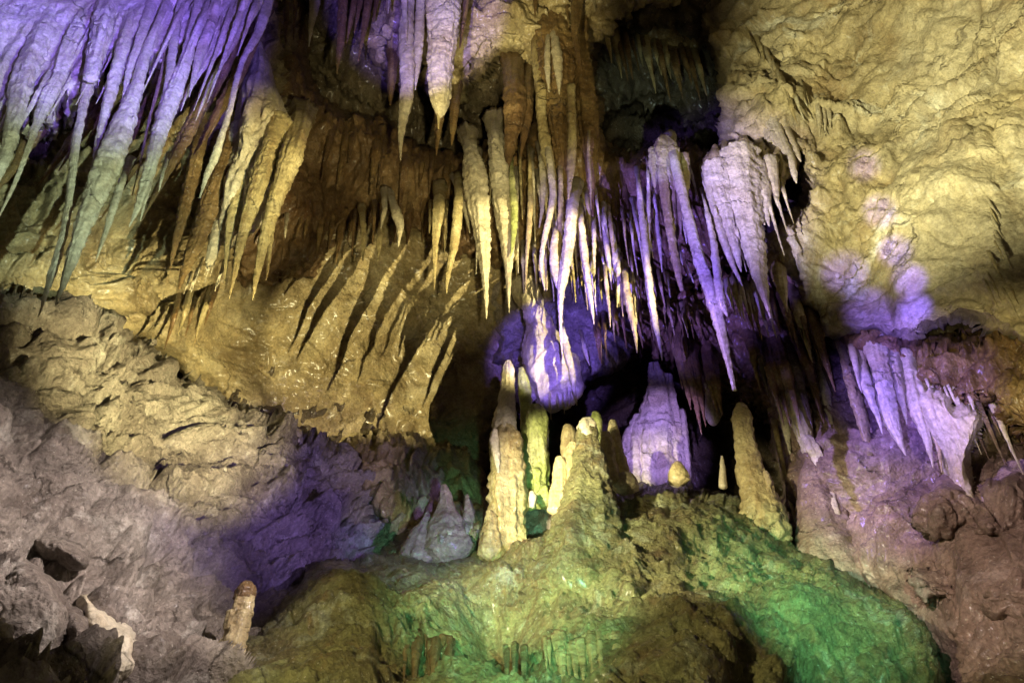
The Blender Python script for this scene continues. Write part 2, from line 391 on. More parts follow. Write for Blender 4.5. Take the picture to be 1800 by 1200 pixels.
def spike(name, pts, Y, material, label=None, cat=None, group=None, parent=None, flat=.8, lob=.14, rough=1.0, seed=None, up=False, rings=None):
    """pts = [(px,py,width_px), ...]: a tapering calcite body along that line at world depth Y. up=True: stalagmite, listed tip first."""
    if seed is None: seed = (pts[0][0] * 7.3 + pts[-1][1] * 3.1) % 97
    L = sum(math.hypot(a[0] - b[0], a[1] - b[1]) for a, b in zip(pts, pts[1:]))
    wmax = max(p[2] for p in pts)
    n = int(min(150, max(14, L / 3.2))) if rings is None else rings
    m = int(min(56, max(10, wmax * 1.1)))
    Ys = list(Y) if hasattr(Y, '__len__') else [Y] * len(pts)
    c = cat_interp([(*p, y) for p, y in zip(pts, Ys)], n); px, py = c[:, 0], c[:, 1]; wd = np.maximum(c[:, 2], 1.2); Y = c[:, 3]
    ax = P(px, py, Y); mpp = PX(px, py, Y); r = wd * .5 * mpp
    tan = np.gradient(ax, axis=0); tan /= np.linalg.norm(tan, axis=1)[:, None]
    side = np.tile([1., 0, 0], (n, 1)); side -= tan * (side * tan).sum(1)[:, None]; side /= np.linalg.norm(side, axis=1)[:, None]
    fw = np.cross(tan, side)
    th = np.linspace(0, 2 * np.pi, m, endpoint=False)
    ct, st = np.cos(th)[None, :, None], np.sin(th)[None, :, None]
    dirn = side[:, None] * ct + fw[:, None] * st * flat
    s = (np.arange(n) / (n - 1))[:, None]
    tt = np.cumsum(np.concatenate([[0], np.linalg.norm(np.diff(ax, axis=0), axis=1)]))[:, None]
    one = np.ones((1, m))
    ring = np.stack([np.cos(th)[None] * 1.1 + 0 * tt, np.sin(th)[None] * 1.1 + 0 * tt, tt * .6 * one + seed], -1)
    f = 1 + lob * 1.3 * perlin(ring) + lob * 1.1 * (np.abs(perlin(ring * S3(2.4, 2.4, 1.0) + 9)) * 2 - .5)
    base = ax[:, None] + dirn * r[:, None, None]
    f = f + rough * .17 * (fbm(np.stack([base[..., 0] * 9, base[..., 1] * 9, base[..., 2] * 11], -1) + seed, 2)) \
          + rough * .09 * perlin(np.stack([0 * tt * one, 0 * tt * one, tt * 13 * one + seed], -1)) 
    W = ax[:, None] + dirn * (r[:, None] * np.clip(f, .4, 1.7))[..., None]
    W = W + dirn * (rough * .006 * fbm(np.concatenate([base * 20 + seed], -1), 2))[..., None] * np.minimum(1, r[:, None, None] / .03)
    V = W.reshape(-1, 3)
    i = np.arange(n - 1)[:, None] * m; j = np.arange(m)[None]; j2 = (j + 1) % m
    Q = np.stack([i + j, i + j2, i + m + j2, i + m + j], -1).reshape(-1, 4)
    V = np.concatenate([V, [ax[0] - tan[0] * r[0] * (.5 if up else .2), ax[-1] + tan[-1] * r[-1] * .6]])
    jj = np.arange(m); a0 = n * m
    T = np.concatenate([np.stack([np.full(m, a0), (jj + 1) % m, jj], -1),
                        np.stack([np.full(m, a0 + 1), (n - 1) * m + jj, (n - 1) * m + (jj + 1) % m], -1)])
    o = link_mesh(name, V, Q, material, parent, tris=T, origin=(ax[-1] if up else ax[0]))
    if label: tag(o, label, cat or ('stalagmite' if up else 'stalactite'), group)
    return o

# ------------------------------------------------------------------ cave rock bodies (setting)
def struct(o, label): return tag(o, label, kind='structure')

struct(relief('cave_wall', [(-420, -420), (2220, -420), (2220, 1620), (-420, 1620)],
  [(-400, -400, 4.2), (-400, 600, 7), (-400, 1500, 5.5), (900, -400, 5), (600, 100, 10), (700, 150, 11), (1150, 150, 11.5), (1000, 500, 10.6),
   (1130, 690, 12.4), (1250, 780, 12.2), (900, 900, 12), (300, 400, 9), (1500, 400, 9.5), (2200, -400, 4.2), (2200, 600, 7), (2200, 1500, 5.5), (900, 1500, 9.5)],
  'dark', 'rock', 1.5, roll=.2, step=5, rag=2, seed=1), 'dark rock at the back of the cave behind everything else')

struct(relief('cave_wall', [(430, -200), (600, -200), (570, 40), (548, 130), (580, 175), (640, 200), (690, 210), (740, 262), (840, 275), (870, 330), (860, 470), (760, 460), (700, 420), (640, 440), (560, 470), (500, 520), (380, 500), (420, 300)],
  [(500, 0, 7.2), (480, 300, 7.9), (620, 300, 8.5), (800, 330, 8.3), (560, 450, 8.6), (800, 450, 8.6)],
  'rust', 'flute', .9, roll=1.2, width=50, seed=2, drip=10), 'rusty brown fluted wall below the dark hollow')

struct(relief('cave_wall', [(240, 380), (400, 420), (520, 380), (620, 380), (700, 380), (800, 390), (900, 400), (1000, 460), (1010, 560), (960, 640), (900, 720), (880, 800), (840, 880), (780, 860), (700, 860), (560, 840), (430, 760), (280, 640), (200, 520)],
  [(300, 450, 7.9), (280, 600, 8.6), (520, 420, 8.5), (900, 440, 8.7), (560, 770, 10.4), (430, 680, 9.7), (440, 560, 9.3), (850, 740, 11.0), (700, 600, 9.8), (800, 860, 11.0), (960, 560, 9.3), (690, 850, 10.6)],
  'ochre', 'smooth', .9, roll=1.2, width=50, seed=3), 'ochre wall crossed by long slanting shadows')

struct(relief('rock_slope', [(-420, 455), (-50, 480), (60, 525), (200, 560), (260, 615), (330, 665), (430, 715), (500, 738), (545, 770), (610, 790), (680, 850), (740, 925), (720, 1010), (620, 1060), (560, 1620), (-420, 1620)],
  [(-400, 600, 4.6), (0, 540, 6.3), (200, 590, 7.2), (420, 720, 8.4), (520, 770, 8.8), (650, 880, 9.0), (720, 980, 9.0), (0, 800, 5.6), (250, 820, 6.9), (0, 1000, 4.7), (300, 960, 6.3), (500, 1000, 7.6), (0, 1200, 3.9), (300, 1200, 5.0), (-400, 1200, 3.2), (560, 1200, 6.5)],
  'grey', 'rock', .85, roll=.7, width=22, seed=4, rag=18), 'broken grey rock slope along the left side')

struct(relief('cave_wall', [(-420, -420), (560, -420), (545, 60), (505, 140), (535, 230), (470, 330), (430, 430), (400, 540), (320, 560), (200, 590), (60, 560), (-420, 560)],
  [(-400, -100, 4.4), (0, 0, 5.8), (400, 0, 6.6), (0, 450, 6.7), (200, 450, 7.3), (380, 480, 8.0), (450, 250, 7.3), (-400, 500, 5)],
  'ochre', 'rock', .9, roll=1.3, width=50, seed=5), 'rough ochre wall behind the slanting curtain')

struct(relief('cave_ceiling', [(-420, -420), (600, -420), (520, -60), (478, 10), (450, 60), (380, 95), (300, 120), (230, 140), (150, 200), (70, 240), (10, 270), (-420, 380)],
  [(-400, -100, 3.8), (0, 0, 5.0), (0, 180, 5.3), (250, 0, 5.2), (450, 0, 5.5), (-400, 300, 4.4), (300, 110, 5.38)],
  'cream', 'flute', .55, roll=.9, width=60, drip=60, seed=6, rag=14), 'pale fluted ceiling where the slanting curtain begins')

struct(relief('cave_ceiling', [(620, -420), (1260, -420), (1230, 20), (1150, 45), (1060, 50), (1040, 150), (960, 190), (935, 140), (880, 95), (840, 150), (800, 190), (740, 150), (700, 160), (650, 110), (620, 60), (640, -40)],
  [(640, -50, 6.9), (700, 80, 7.3), (900, 40, 7.1), (1000, 120, 7.6), (1200, -40, 7.0), (900, -300, 5.0)],
  'ochre', 'rock', .8, roll=1.3, width=50, seed=7, drip=8), 'ochre ceiling above the middle hollow')

struct(relief('cave_ceiling', [(1040, -60), (1260, -60), (1290, 100), (1240, 110), (1200, 130), (1160, 110), (1120, 90), (1060, 60)],
  [(1040, 0, 7.6), (1260, 0, 7.6), (1200, 100, 8.2), (1100, 90, 8.2)], 'brown', 'flute', .6, roll=.8, width=40, seed=8, drip=34, rag=10), 'brown dripping lip over the dark right hollow')

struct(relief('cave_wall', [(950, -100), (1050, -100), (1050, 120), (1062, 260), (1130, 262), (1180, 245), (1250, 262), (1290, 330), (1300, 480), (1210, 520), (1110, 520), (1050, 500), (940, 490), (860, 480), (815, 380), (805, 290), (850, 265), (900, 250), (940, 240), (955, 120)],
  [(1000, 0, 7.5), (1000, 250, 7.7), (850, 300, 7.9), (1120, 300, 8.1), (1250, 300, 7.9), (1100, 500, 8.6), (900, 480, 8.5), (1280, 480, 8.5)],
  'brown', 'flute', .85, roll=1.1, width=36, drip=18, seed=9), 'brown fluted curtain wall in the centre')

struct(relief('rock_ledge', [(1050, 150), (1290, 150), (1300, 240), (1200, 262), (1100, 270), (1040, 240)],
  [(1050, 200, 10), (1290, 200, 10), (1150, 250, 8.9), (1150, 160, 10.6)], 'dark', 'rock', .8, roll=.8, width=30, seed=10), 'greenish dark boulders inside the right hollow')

struct(relief('cave_wall', [(830, 440), (1080, 470), (1130, 560), (1100, 640), (1040, 650), (1005, 715), (960, 725), (935, 690), (900, 650), (850, 640)],
  [(900, 480, 9.1), (1060, 500, 8.7), (900, 640, 9.5), (1000, 700, 9.2), (1090, 600, 9)],
  'grey', 'smooth', .8, roll=1.0, width=36, seed=11, drip=10), 'grey bulge of wall behind the middle stalactites')

struct(relief('rock_ledge', [(1020, 480), (1130, 484), (1350, 482), (1500, 400), (1600, 560), (1520, 680), (1420, 700), (1350, 760), (1290, 690), (1240, 730), (1200, 650), (1140, 655), (1040, 640)],
  [(1060, 500, 8.7), (1250, 495, 8.0), (1450, 500, 8.4), (1100, 640, 10), (1300, 680, 9.6), (1500, 640, 8.2)],
  'brown', 'flute', 1.0, roll=1.2, width=36, seed=12, drip=34, rag=14), 'dark overhanging ledge fringed with drips')

struct(relief('cave_wall', [(1190, -420), (1200, 0), (1220, 60), (1265, 130), (1278, 200), (1262, 245), (1290, 262), (1360, 262), (1420, 290), (1395, 350), (1350, 400), (1350, 470), (1400, 500), (1440, 560), (1500, 592), (1620, 590), (1700, 560), (1750, 590), (1800, 620), (2220, 700), (2220, -420)],
  [(1250, 0, 7.4), (1280, 180, 7.4), (1350, 260, 7.1), (1500, 150, 6.9), (1400, 450, 7.4), (1700, 300, 6.0), (1560, 350, 6.6), (1600, 560, 6.6), (1800, 100, 5.4), (1800, 560, 5.8), (2200, 300, 4.6), (1300, -300, 4.8)],
  'pale', 'smooth', 1.1, roll=.9, width=30, seed=13, rag=16,
  extra=lambda X, Y, W: .16 * np.clip(1 - np.hypot((X - 1380) / 260, (Y - 250) / 330), 0, 1) ** .5 * d_rock((W * 1.2).astype(np.float32), 3.0)),
  'huge pale yellow boulder wall on the upper right')

struct(relief('rock_ledge', [(1470, 560), (1640, 600), (1760, 560), (2220, 600), (2220, 840), (1900, 830), (1800, 770), (1720, 715), (1620, 700), (1560, 660), (1500, 640)],
  [(1500, 600, 7.2), (1650, 650, 6.6), (1800, 700, 6.0), (2200, 700, 4.8)],
  'brown', 'rock', .7, roll=1.1, width=50, seed=14, drip=14), 'olive brown ledge under the pale boulder wall')

struct(relief('cave_wall', [(1340, 620), (1500, 590), (1620, 660), (1750, 740), (2220, 780), (2220, 1620), (1500, 1620), (1560, 1100), (1500, 1040), (1400, 960), (1370, 860), (1350, 740)],
  [(1380, 680, 8.6), (1400, 900, 8.4), (1500, 640, 8.0), (1560, 900, 7.5), (1700, 820, 7.0), (1800, 900, 6.2), (2200, 1000, 4.6), (1600, 1100, 7.0), (1800, 1150, 5.9)],
  'mauve', 'smooth', 1.2, roll=1.4, width=50, seed=15), 'mauve brown lower wall on the right')

struct(relief('cave_wall', [(600, 790), (650, 760), (740, 755), (820, 790), (860, 850), (880, 920), (820, 960), (700, 980), (640, 900)],
  [(640, 800, 9.3), (840, 860, 8.9), (720, 940, 8.8), (740, 790, 9.4)], 'ochre', 'flute', .9, roll=.8, width=30, seed=18, drip=10), 'folded brown flowstone wall low behind the shelf')
# ---- the mound and the shelf behind it
def mound_extra(X, Y, W):
    d = 0
    for (cx, cy, rx, ry, a) in [(620, 1110, 110, 130, .55), (790, 1150, 70, 85, .35), (700, 1060, 60, 60, -.25), (860, 1080, 62, 50, -.75), (1330, 1130, 260, 120, .35),
                                (1050, 1060, 160, 90, .2), (1390, 960, 60, 22, -.18), (900, 1010, 120, 24, .12), (1310, 1190, 34, 90, -.3), (1430, 1180, 50, 40, -.25), (1180, 940, 80, 60, .15)]:
        d = d + .42 * a * np.exp(-(((X - cx) / rx) ** 2 + ((Y - cy) / ry) ** 2) * 1.4)
    return d
mound = relief('flowstone_mound', [(300, 1620), (370, 1180), (410, 1130), (470, 1110), (520, 1015), (560, 992), (640, 990), (700, 975), (790, 985), (870, 955), (950, 915), (1010, 885), (1070, 858), (1150, 846), (1230, 848), (1290, 868), (1360, 905), (1425, 950), (1500, 1010), (1570, 1055), (1640, 1110), (1700, 1200), (1850, 1620)],
  [(900, 1200, 5.2), (1000, 1000, 6.5), (1200, 870, 7.5), (1400, 960, 7.4), (600, 1000, 6.9), (450, 1200, 5.4), (1600, 1120, 6.8), (1300, 1150, 5.5), (900, 1500, 4.0), (800, 1000, 6.9), (1600, 1500, 4.6)],
  'moss', 'flow', .9, roll=1.3, width=60, seed=16, extra=mound_extra, step=2.6)
tag(mound, 'great green tinted flowstone mound filling the bottom of the photo', 'flowstone mound')
struct(relief('rock_ledge', [(640, 1020), (690, 960), (740, 930), (800, 905), (850, 900), (900, 895), (960, 868), (1040, 850), (1040, 1020)],
  [(700, 980, 8.0), (850, 930, 7.9), (1000, 880, 7.9)], 'grey', 'rock', .5, roll=.8, width=26, seed=17, rag=7), 'pale shelf of rubble behind the green mound')

# ------------------------------------------------------------------ hanging and standing calcite (things)
def toward(x, y, L):
    """photo point L pixels straight down (in the world) from (x, y)"""
    dx, dy = x - 870, y + 1200; h = math.hypot(dx, dy)
    return x + dx / h * L, y + dy / h * L
def surf(x, y):
    i = int((x + 500) // 8); j = int((y + 500) // 8)
    v = ZB[max(0, j - 1):j + 2, max(0, i - 1):i + 2]; v = v[v < 50]
    return float(np.median(v)) if len(v) else 9.0
WS = .82
def hang(label, material, pts, Y=None, group=None, name='stalactite', parent=None, follow=False, flat=.8, lob=.14, rough=1.0, cat='stalactite'):
    pts = [(p[0], p[1], p[2] * WS) for p in pts]
    if follow:
        ys = [surf(p[0], p[1]) - PX(p[0], p[1], 7) * p[2] * .35 for p in pts]
    else:
        if Y is None:
            Y = min(surf(p[0], p[1]) - PX(p[0], p[1], 7) * p[2] * .35 for p in pts)
        ys = [Y] * len(pts)
        p0, p1 = pts[0], pts[1]                     # the root bends back and widens into the rock it grows from
        h = math.hypot(p1[0] - p0[0], p1[1] - p0[1]) + 1e-6; e = p0[2] * .9 + 10
        r = (p0[0] - (p1[0] - p0[0]) / h * e, p0[1] - (p1[1] - p0[1]) / h * e, p0[2] * 1.35)
        yr = min(max(surf(r[0], r[1]), Y), Y + .9) + .12
        pts = [r] + pts; ys = [yr] + ys; ys[1] = Y * .75 + yr * .25
    return spike(name, pts, ys, material, label if parent is None else None, cat, group, parent, flat=flat, lob=lob, rough=rough)
def stand(label, material, pts, Y, group=None, name='stalagmite', parent=None, flat=.9, lob=.10, rough=1.2):
    return spike(name, pts, Y, material, label if parent is None else None, 'stalagmite', group, parent, flat=flat, lob=lob, rough=rough * .6, up=True)
R = random.Random(11)
ORD = ['leftmost', 'second', 'third', 'fourth', 'fifth', 'sixth', 'seventh', 'eighth', 'ninth', 'tenth', 'eleventh', 'twelfth', '13th', '14th', '15th', '16th', '17th', '18th', '19th', '20th', '21st', '22nd', '23rd', '24th', '25th', '26th', '27th', '28th']
def nth(k, n): return 'leftmost' if k == 0 else 'rightmost' if k == n - 1 else ORD[k] + ' from left'
def row(label, group, material, pts, n, Lr, wr, Y=None, jit=6, name='small_stalactite', parent=None, into=10, follow=False):
    """n small drips spread along the polyline pts"""
    d = [0]
    for a, b in zip(pts, pts[1:]): d.append(d[-1] + math.hypot(b[0] - a[0], b[1] - a[1]))
    for k in range(n):
        t = (k + .5 + R.uniform(-.45, .45)) / n * d[-1]
        i = max(q for q in range(len(pts) - 1) if d[q] <= t + 1e-6); f = (t - d[i]) / (d[i + 1] - d[i])
        x = pts[i][0] + f * (pts[i + 1][0] - pts[i][0]) + R.uniform(-2, 2); y = pts[i][1] + f * (pts[i + 1][1] - pts[i][1]) + R.uniform(-jit, jit)
        q = R.random() ** 1.6; L = Lr[0] + (Lr[1] - Lr[0]) * q; ww = wr[0] * .75 + (wr[1] - wr[0] * .75) * (.5 * q + .5 * R.random() ** 2)
        a = toward(x, y, -into); b = toward(x, y, L * .45); c = toward(x, y, L); e = R.uniform(-2, 2)
        p = [(a[0], a[1], ww), (x, y, ww), (b[0] + e, b[1], ww * .62), (c[0] + e, c[1], 1.5)]
        m_ = material if isinstance(material, str) else R.choice(material)
        hang(label + ', ' + nth(k, n), m_, p, Y=(Y + R.uniform(-.08, .08)) if Y else None, group=group, name=name, parent=parent, follow=follow, lob=.25)

gL = 'slanting stalactites of the upper left curtain'
UL = 'cream'
hang('broad violet stalactite cut off by the left edge of the photo', UL, [(90, 20, 40), (70, 70, 46), (45, 130, 46), (28, 200, 38), (10, 270, 26), (-25, 360, 6)], 5.2, gL)
hang('violet stalactite with a swollen knob halfway down and a thin tail to the left edge', UL, [(150, 30, 40), (120, 90, 36), (102, 140, 30), (84, 172, 34), (66, 215, 20), (45, 275, 11), (18, 340, 8), (-8, 392, 2)], 5.25, gL)
hang('grey green stalactite reaching lowest and furthest left of the curtain', UL, [(205, -20, 40), (183, 60, 38), (160, 130, 28), (146, 190, 18), (134, 250, 17), (124, 330, 16), (112, 410, 17), (90, 485, 15), (68, 556, 2)], 5.3, gL)
hang('largest stalactite of the left curtain, swollen in the middle with a green tip', UL, [(290, 10, 16), (258, 90, 22), (238, 160, 32), (214, 225, 48), (188, 288, 54), (165, 350, 46), (142, 410, 34), (120, 475, 20), (97, 537, 2)], 5.2, gL, lob=.08)
hang('slim rib fused to the shoulder of the largest left stalactite', UL, [(232, 30, 26), (215, 90, 28), (197, 150, 26), (182, 210, 20), (170, 262, 12), (164, 300, 8)], 5.22, gL)
hang('narrow rib running down into the largest left stalactite', UL, [(262, 20, 22), (243, 80, 20), (226, 130, 14), (218, 180, 8), (214, 215, 5)], 5.2, gL)
hang('thick purple rib beside the narrow ribs near the top left', UL, [(195, -20, 42), (182, 40, 44), (170, 90, 36), (160, 140, 26)], 5.15, gL)
hang('thin stalactite hidden halfway behind the largest left one, ending in a pale tip', UL, [(222, 300, 16), (205, 345, 17), (192, 390, 13), (178, 430, 8), (168, 460, 2)], 5.5, gL)
hang('pale blue forked stalactite with a grey green tip left of the curtain centre', UL, [(352, -10, 20), (340, 50, 24), (325, 110, 26), (303, 168, 38), (284, 222, 32), (268, 280, 25), (253, 330, 20), (240, 370, 12), (227, 399, 2)], 5.3, gL)
hang('second prong feeding the pale blue forked stalactite', UL, [(320, -10, 16), (310, 50, 20), (303, 100, 18), (296, 150, 18), (285, 190, 16)], 5.28, gL)
hang('thread thin stalactite lit yellow at its lower half', 'honey', [(305, 0, 12), (297, 60, 12), (288, 115, 11), (274, 168, 8), (261, 220, 7), (248, 280, 5), (232, 345, 2)], 5.45, gL)
hang('curved triangular purple blade in the middle of the left curtain', UL, [(415, -20, 50), (395, 40, 58), (375, 85, 48), (355, 118, 28), (338, 148, 13), (326, 172, 6), (318, 195, 2)], 5.45, gL, flat=.4)
hang('slender violet stalactite just right of the triangular blade', UL, [(445, -10, 22), (430, 35, 20), (412, 72, 16), (392, 108, 11), (370, 148, 9), (355, 185, 6), (344, 212, 2)], 5.5, gL)
hang('long lone violet stalactite at the right end of the left curtain', UL, [(478, -20, 18), (465, 25, 24), (452, 62, 20), (430, 100, 13), (415, 145, 12), (405, 190, 13), (392, 232, 15), (377, 278, 17), (362, 312, 11), (351, 348, 2)], 5.5, gL)
hang('short thin stalactite just right of the forked one', UL, [(272, 280, 8), (262, 330, 9), (252, 365, 6), (247, 388, 2)], 5.45, gL)
hang('tiny violet tipped stalactite right of the forked one', UL, [(292, 285, 8), (285, 310, 8), (279, 337, 2)], 5.5, gL)
hang('purple rib near the top edge between two ribs of the curtain', UL, [(385, -20, 22), (372, 40, 24), (352, 95, 18), (340, 140, 9), (332, 170, 3)], 5.35, gL)
hang('thin purple rib at the top edge right of the triangular blade', UL, [(432, -30, 18), (420, 10, 18), (402, 50, 12), (388, 85, 4)], 5.4, gL)
rib = [(-5, 20, 210, 30), (18, -20, 190, 30), (60, -30, 250, 34), (128, -40, 240, 30), (155, -30, 260, 26), (228, -40, 230, 26), (268, -30, 210, 24), (296, -40, 190, 20), (330, -40, 170, 20), (365, -30, 150, 18), (405, -40, 150, 20), (455, -40, 110, 16), (470, -30, 90, 14)]
for kk, (x, y, L, ww) in enumerate(rib):
    b = toward(x, y, L * .5); c = toward(x, y, L); e = -.10 * L
    hang('violet rib filling the top of the left curtain, ' + nth(kk, len(rib)), UL, [(x, y, ww), (b[0] + e * .4, b[1], ww * .95), (c[0] + e, c[1], 3)], 5.42, 'ribs along the top of the left curtain', lob=.2)
row('narrow violet rib hanging from the top left ceiling', 'narrow ribs of the left curtain', UL, [(5, 150), (80, 110), (160, 60), (250, 40), (340, 20), (460, 0)], 28, (60, 200), (9, 20), 5.3, jit=26)
gO = 'olive brown stalactites behind the left curtain'
ol = sorted([(215, 130, 190, 24), (120, 170, 150, 26), (262, 180, 200, 22), (240, 120, 150, 20), (175, 170, 170, 20), (330, 140, 200, 22), (300, 190, 180, 20), (368, 150, 190, 26), (395, 120, 190, 22), (420, 130, 150, 26), (345, 210, 190, 22), (440, 90, 160, 22), (150, 220, 120, 18), (60, 190, 120, 20), (20, 300, 90, 16)])
for kk, (x, y, L, ww) in enumerate(ol):
    OLV = nth(kk, len(ol))
    b = toward(x, y, L * .5); c = toward(x, y, L)
    e = R.uniform(-3, 3) - 14
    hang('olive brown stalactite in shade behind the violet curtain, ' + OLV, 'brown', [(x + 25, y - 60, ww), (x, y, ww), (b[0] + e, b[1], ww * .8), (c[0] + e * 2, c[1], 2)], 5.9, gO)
# pale folded drapery right of the curtain
d = relief('hanging_drapery', [(450, 60), (468, 95), (492, 165), (500, 195), (520, 222), (534, 232), (532, 262), (520, 300), (505, 345), (480, 350), (462, 400), (430, 420), (400, 440), (372, 430), (366, 380), (385, 320), (395, 250), (420, 170)],
  [(460, 80, 6.0), (520, 250, 6.1), (400, 420, 6.3), (470, 340, 6.2)], 'cream', 'flute', .55, roll=.35, width=34, rag=5, step=2, two_sided=.3, seed=21, drip=6, smooth=1)
tag(d, 'pale yellow folded drapery hanging right of the violet curtain', 'drapery')
gY = 'pointed ends of the pale yellow drapery'
hang('flat topped creamy yellow stalactite at the right edge of the pale drapery', 'honey', [(522, 232, 44), (512, 270, 50), (498, 310, 42), (484, 350, 32), (470, 400, 27), (458, 450, 18), (449, 495, 11), (444, 527, 2)], 6.05, gY)
hang('small side spike beside the flat topped yellow stalactite', 'honey', [(482, 370, 12), (476, 420, 10), (472, 460, 8), (468, 492, 2)], 6.15, gY)
hang('yellow stalactite ending left of the flat topped one', 'honey', [(478, 250, 40), (462, 300, 42), (446, 350, 36), (430, 400, 26), (418, 450, 17), (410, 490, 10), (403, 525, 2)], 6.1, gY)
hang('thin yellow spike under the middle of the pale drapery', 'honey', [(425, 320, 28), (410, 370, 24), (402, 420, 15), (398, 460, 9), (395, 500, 2)], 6.2, gY)
hang('wide brown drapery end with comb like drips under the pale drapery', 'brown', [(400, 270, 44), (380, 330, 48), (360, 385, 44), (342, 435, 36), (325, 475, 22), (314, 508, 4)], 6.3, gY, flat=.5)
hang('brown tapering stalactite hanging left of the wide brown drapery end', 'brown', [(350, 250, 30), (335, 320, 30), (320, 380, 24), (308, 430, 14), (299, 472, 3)], 6.4, gY)
hang('banded cream column stub between brown drapery ends', 'cream', [(398, 360, 22), (388, 390, 26), (378, 425, 26), (370, 455, 20), (364, 475, 6)], 6.35, gY)
row('hair thin drip under the pale yellow drapery', 'hair thin drips under the pale drapery', 'cream', [(325, 500), (360, 470), (400, 480)], 9, (14, 34), (4, 6), 6.3, name='drip')
row('dim stalactite in the shade under the pale drapery', 'dim stalactites low on the left', ['brown', 'honey'], [(300, 545), (345, 540), (380, 520)], 6, (40, 90), (10, 20), 7.4, name='stalactite')

gT = 'stalactites hanging in from the top edge'
hang('violet stalactite with two prongs at the top edge beside the dark hollow', 'cream', [(553, -40, 24), (552, 10, 22), (548, 40, 14), (543, 82, 2)], 6.3, gT)
hang('brown stalactite with a violet pointed end left of the dark hollow', 'brown', [(606, -40, 24), (602, 20, 20), (600, 60, 17), (596, 95, 13), (592, 130, 2)], 6.3, gT)
hang('short thin brown stalactite at the top edge left of the violet ones', 'brown', [(520, -40, 12), (518, 30, 8), (516, 70, 2)], 6.2, gT)
hang('short brown stalactite at the top edge above the rusty wall', 'brown', [(504, -40, 14), (503, 40, 10), (502, 82, 2)], 6.4, gT)
hang('long purple stalactite with ringed sides left of the big white one', 'cream', [(716, -60, 28), (716, 20, 30), (714, 80, 32), (716, 140, 31), (714, 180, 28), (708, 215, 18), (705, 245, 11), (704, 282, 2)], 6.2, gT, lob=.08, rough=.9)
hang('purple stalactite fused to the right side of the long ringed one', 'cream', [(742, -60, 18), (739, 20, 20), (735, 80, 20), (733, 120, 13), (730, 158, 2)], 6.25, gT)
hang('narrow short stalactite at the top edge beside the long ringed one', 'cream', [(684, -60, 11), (684, 0, 8), (682, 24, 2)], 6.3, gT)
hang('thin finger in front of the long ringed stalactite', 'cream', [(708, -60, 12), (712, 20, 12), (714, 55, 8), (714, 78, 2)], 6.05, gT)
wt = empty('stalactite', P(780, 0, 6.0), 'thickest white to violet stalactite with a cracked blunt end and tiny nipple', 'stalactite', gT)
spike('shaft', [(782, -80, 66), (780, 0, 62), (777, 60, 54), (774, 110, 44), (773, 150, 38), (774, 180, 30), (774, 196, 18), (773, 206, 6)], 6.0, 'cream', parent=wt, lob=.12, rough=.7)
spike('drip_tip', [(771, 190, 10), (771, 208, 6), (771, 226, 3)], 6.0, 'honey', parent=wt)
spike('side_ridge', [(800, -60, 20), (800, 0, 18), (797, 50, 14), (792, 95, 8), (787, 130, 3)], 5.95, 'cream', parent=wt)
hang('brown stalactite just behind the right side of the thickest one', 'brown', [(822, -60, 18), (818, 10, 15), (813, 50, 9), (808, 86, 2)], 6.3, gT)
for kk, (x, y, L, ww) in enumerate([(628, -20, 110, 16), (640, -30, 90, 16), (655, -30, 140, 20), (668, -30, 70, 14)]):
    c = toward(x, y, L)
    hang('brown stalactite before the ochre ceiling between violet ones, ' + nth(kk, 4), 'brown', [(x, y - 20, ww), ((x + c[0]) / 2, (y + c[1]) / 2, ww * .7), (c[0], c[1], 2)], 6.7, 'brown stalactites before the ochre ceiling')
hang('stumpy reddish brown column end left of the central column', 'rust', [(903, 140, 40), (905, 175, 48), (903, 215, 40), (898, 250, 26), (893, 285, 14), (892, 300, 5)], 7.1, gT, lob=.1)
hang('small reddish brown column end right next to the stumpy one', 'rust', [(928, 150, 26), (926, 200, 24), (920, 245, 14), (915, 275, 4)], 7.2, gT)
hang('brown stalactite hanging under the ochre ceiling above the yellow row', 'brown', [(775, 160, 24), (772, 200, 22), (769, 240, 12), (767, 272, 2)], 7.0, gT)
hang('short brown stalactite right of the one above the yellow row', 'brown', [(800, 175, 22), (797, 215, 16), (794, 255, 3)], 7.1, gT)
hang('brown stalactite in shade under the left ochre ceiling', 'brown', [(690, 110, 22), (688, 150, 16), (686, 185, 3)], 7.3, gT)

# central column with fused strands
cc = empty('hanging_column', P(985, -20, 7.2), 'tall brown central column of fused strands coming from the top edge', 'column')
spike('strand', [(975, -80, 66), (974, 0, 62), (974, 80, 56), (978, 150, 50), (985, 220, 44), (992, 290, 28), (998, 350, 8)], 7.25, 'brown', parent=cc, lob=.22)
spike('strand', [(1020, -80, 40), (1018, 0, 34), (1018, 80, 32), (1030, 160, 34), (1036, 240, 28), (1040, 320, 14), (1042, 380, 3)], 7.3, 'brown', parent=cc, lob=.2)
spike('strand', [(950, 150, 20), (952, 210, 18), (962, 270, 20), (972, 320, 12), (978, 360, 3)], 7.15, 'honey', parent=cc)
spike('strand', [(1005, 150, 14), (1005, 200, 16), (1006, 250, 16), (1004, 300, 13), (999, 350, 3)], 7.1, 'honey', parent=cc)
spike('strand', [(945, 0, 24), (945, 80, 22), (950, 160, 16), (955, 230, 4)], 7.3, 'honey', parent=cc)
hang('purple pointed blade on the left front of the central column', 'cream', [(963, 70, 10), (962, 100, 13), (963, 130, 11), (965, 162, 2)], 7.0, 'blades on the central column')
hang('wider purple blade on the front of the central column', 'cream', [(975, 65, 16), (979, 100, 22), (982, 135, 15), (983, 166, 2)], 7.0, 'blades on the central column')
hang('thick stalactite with a hooked pale end right of the central column', 'brown', [(1018, -60, 28), (1013, 20, 22), (1012, 60, 17), (1017, 95, 12), (1023, 125, 3)], 6.95, gT)
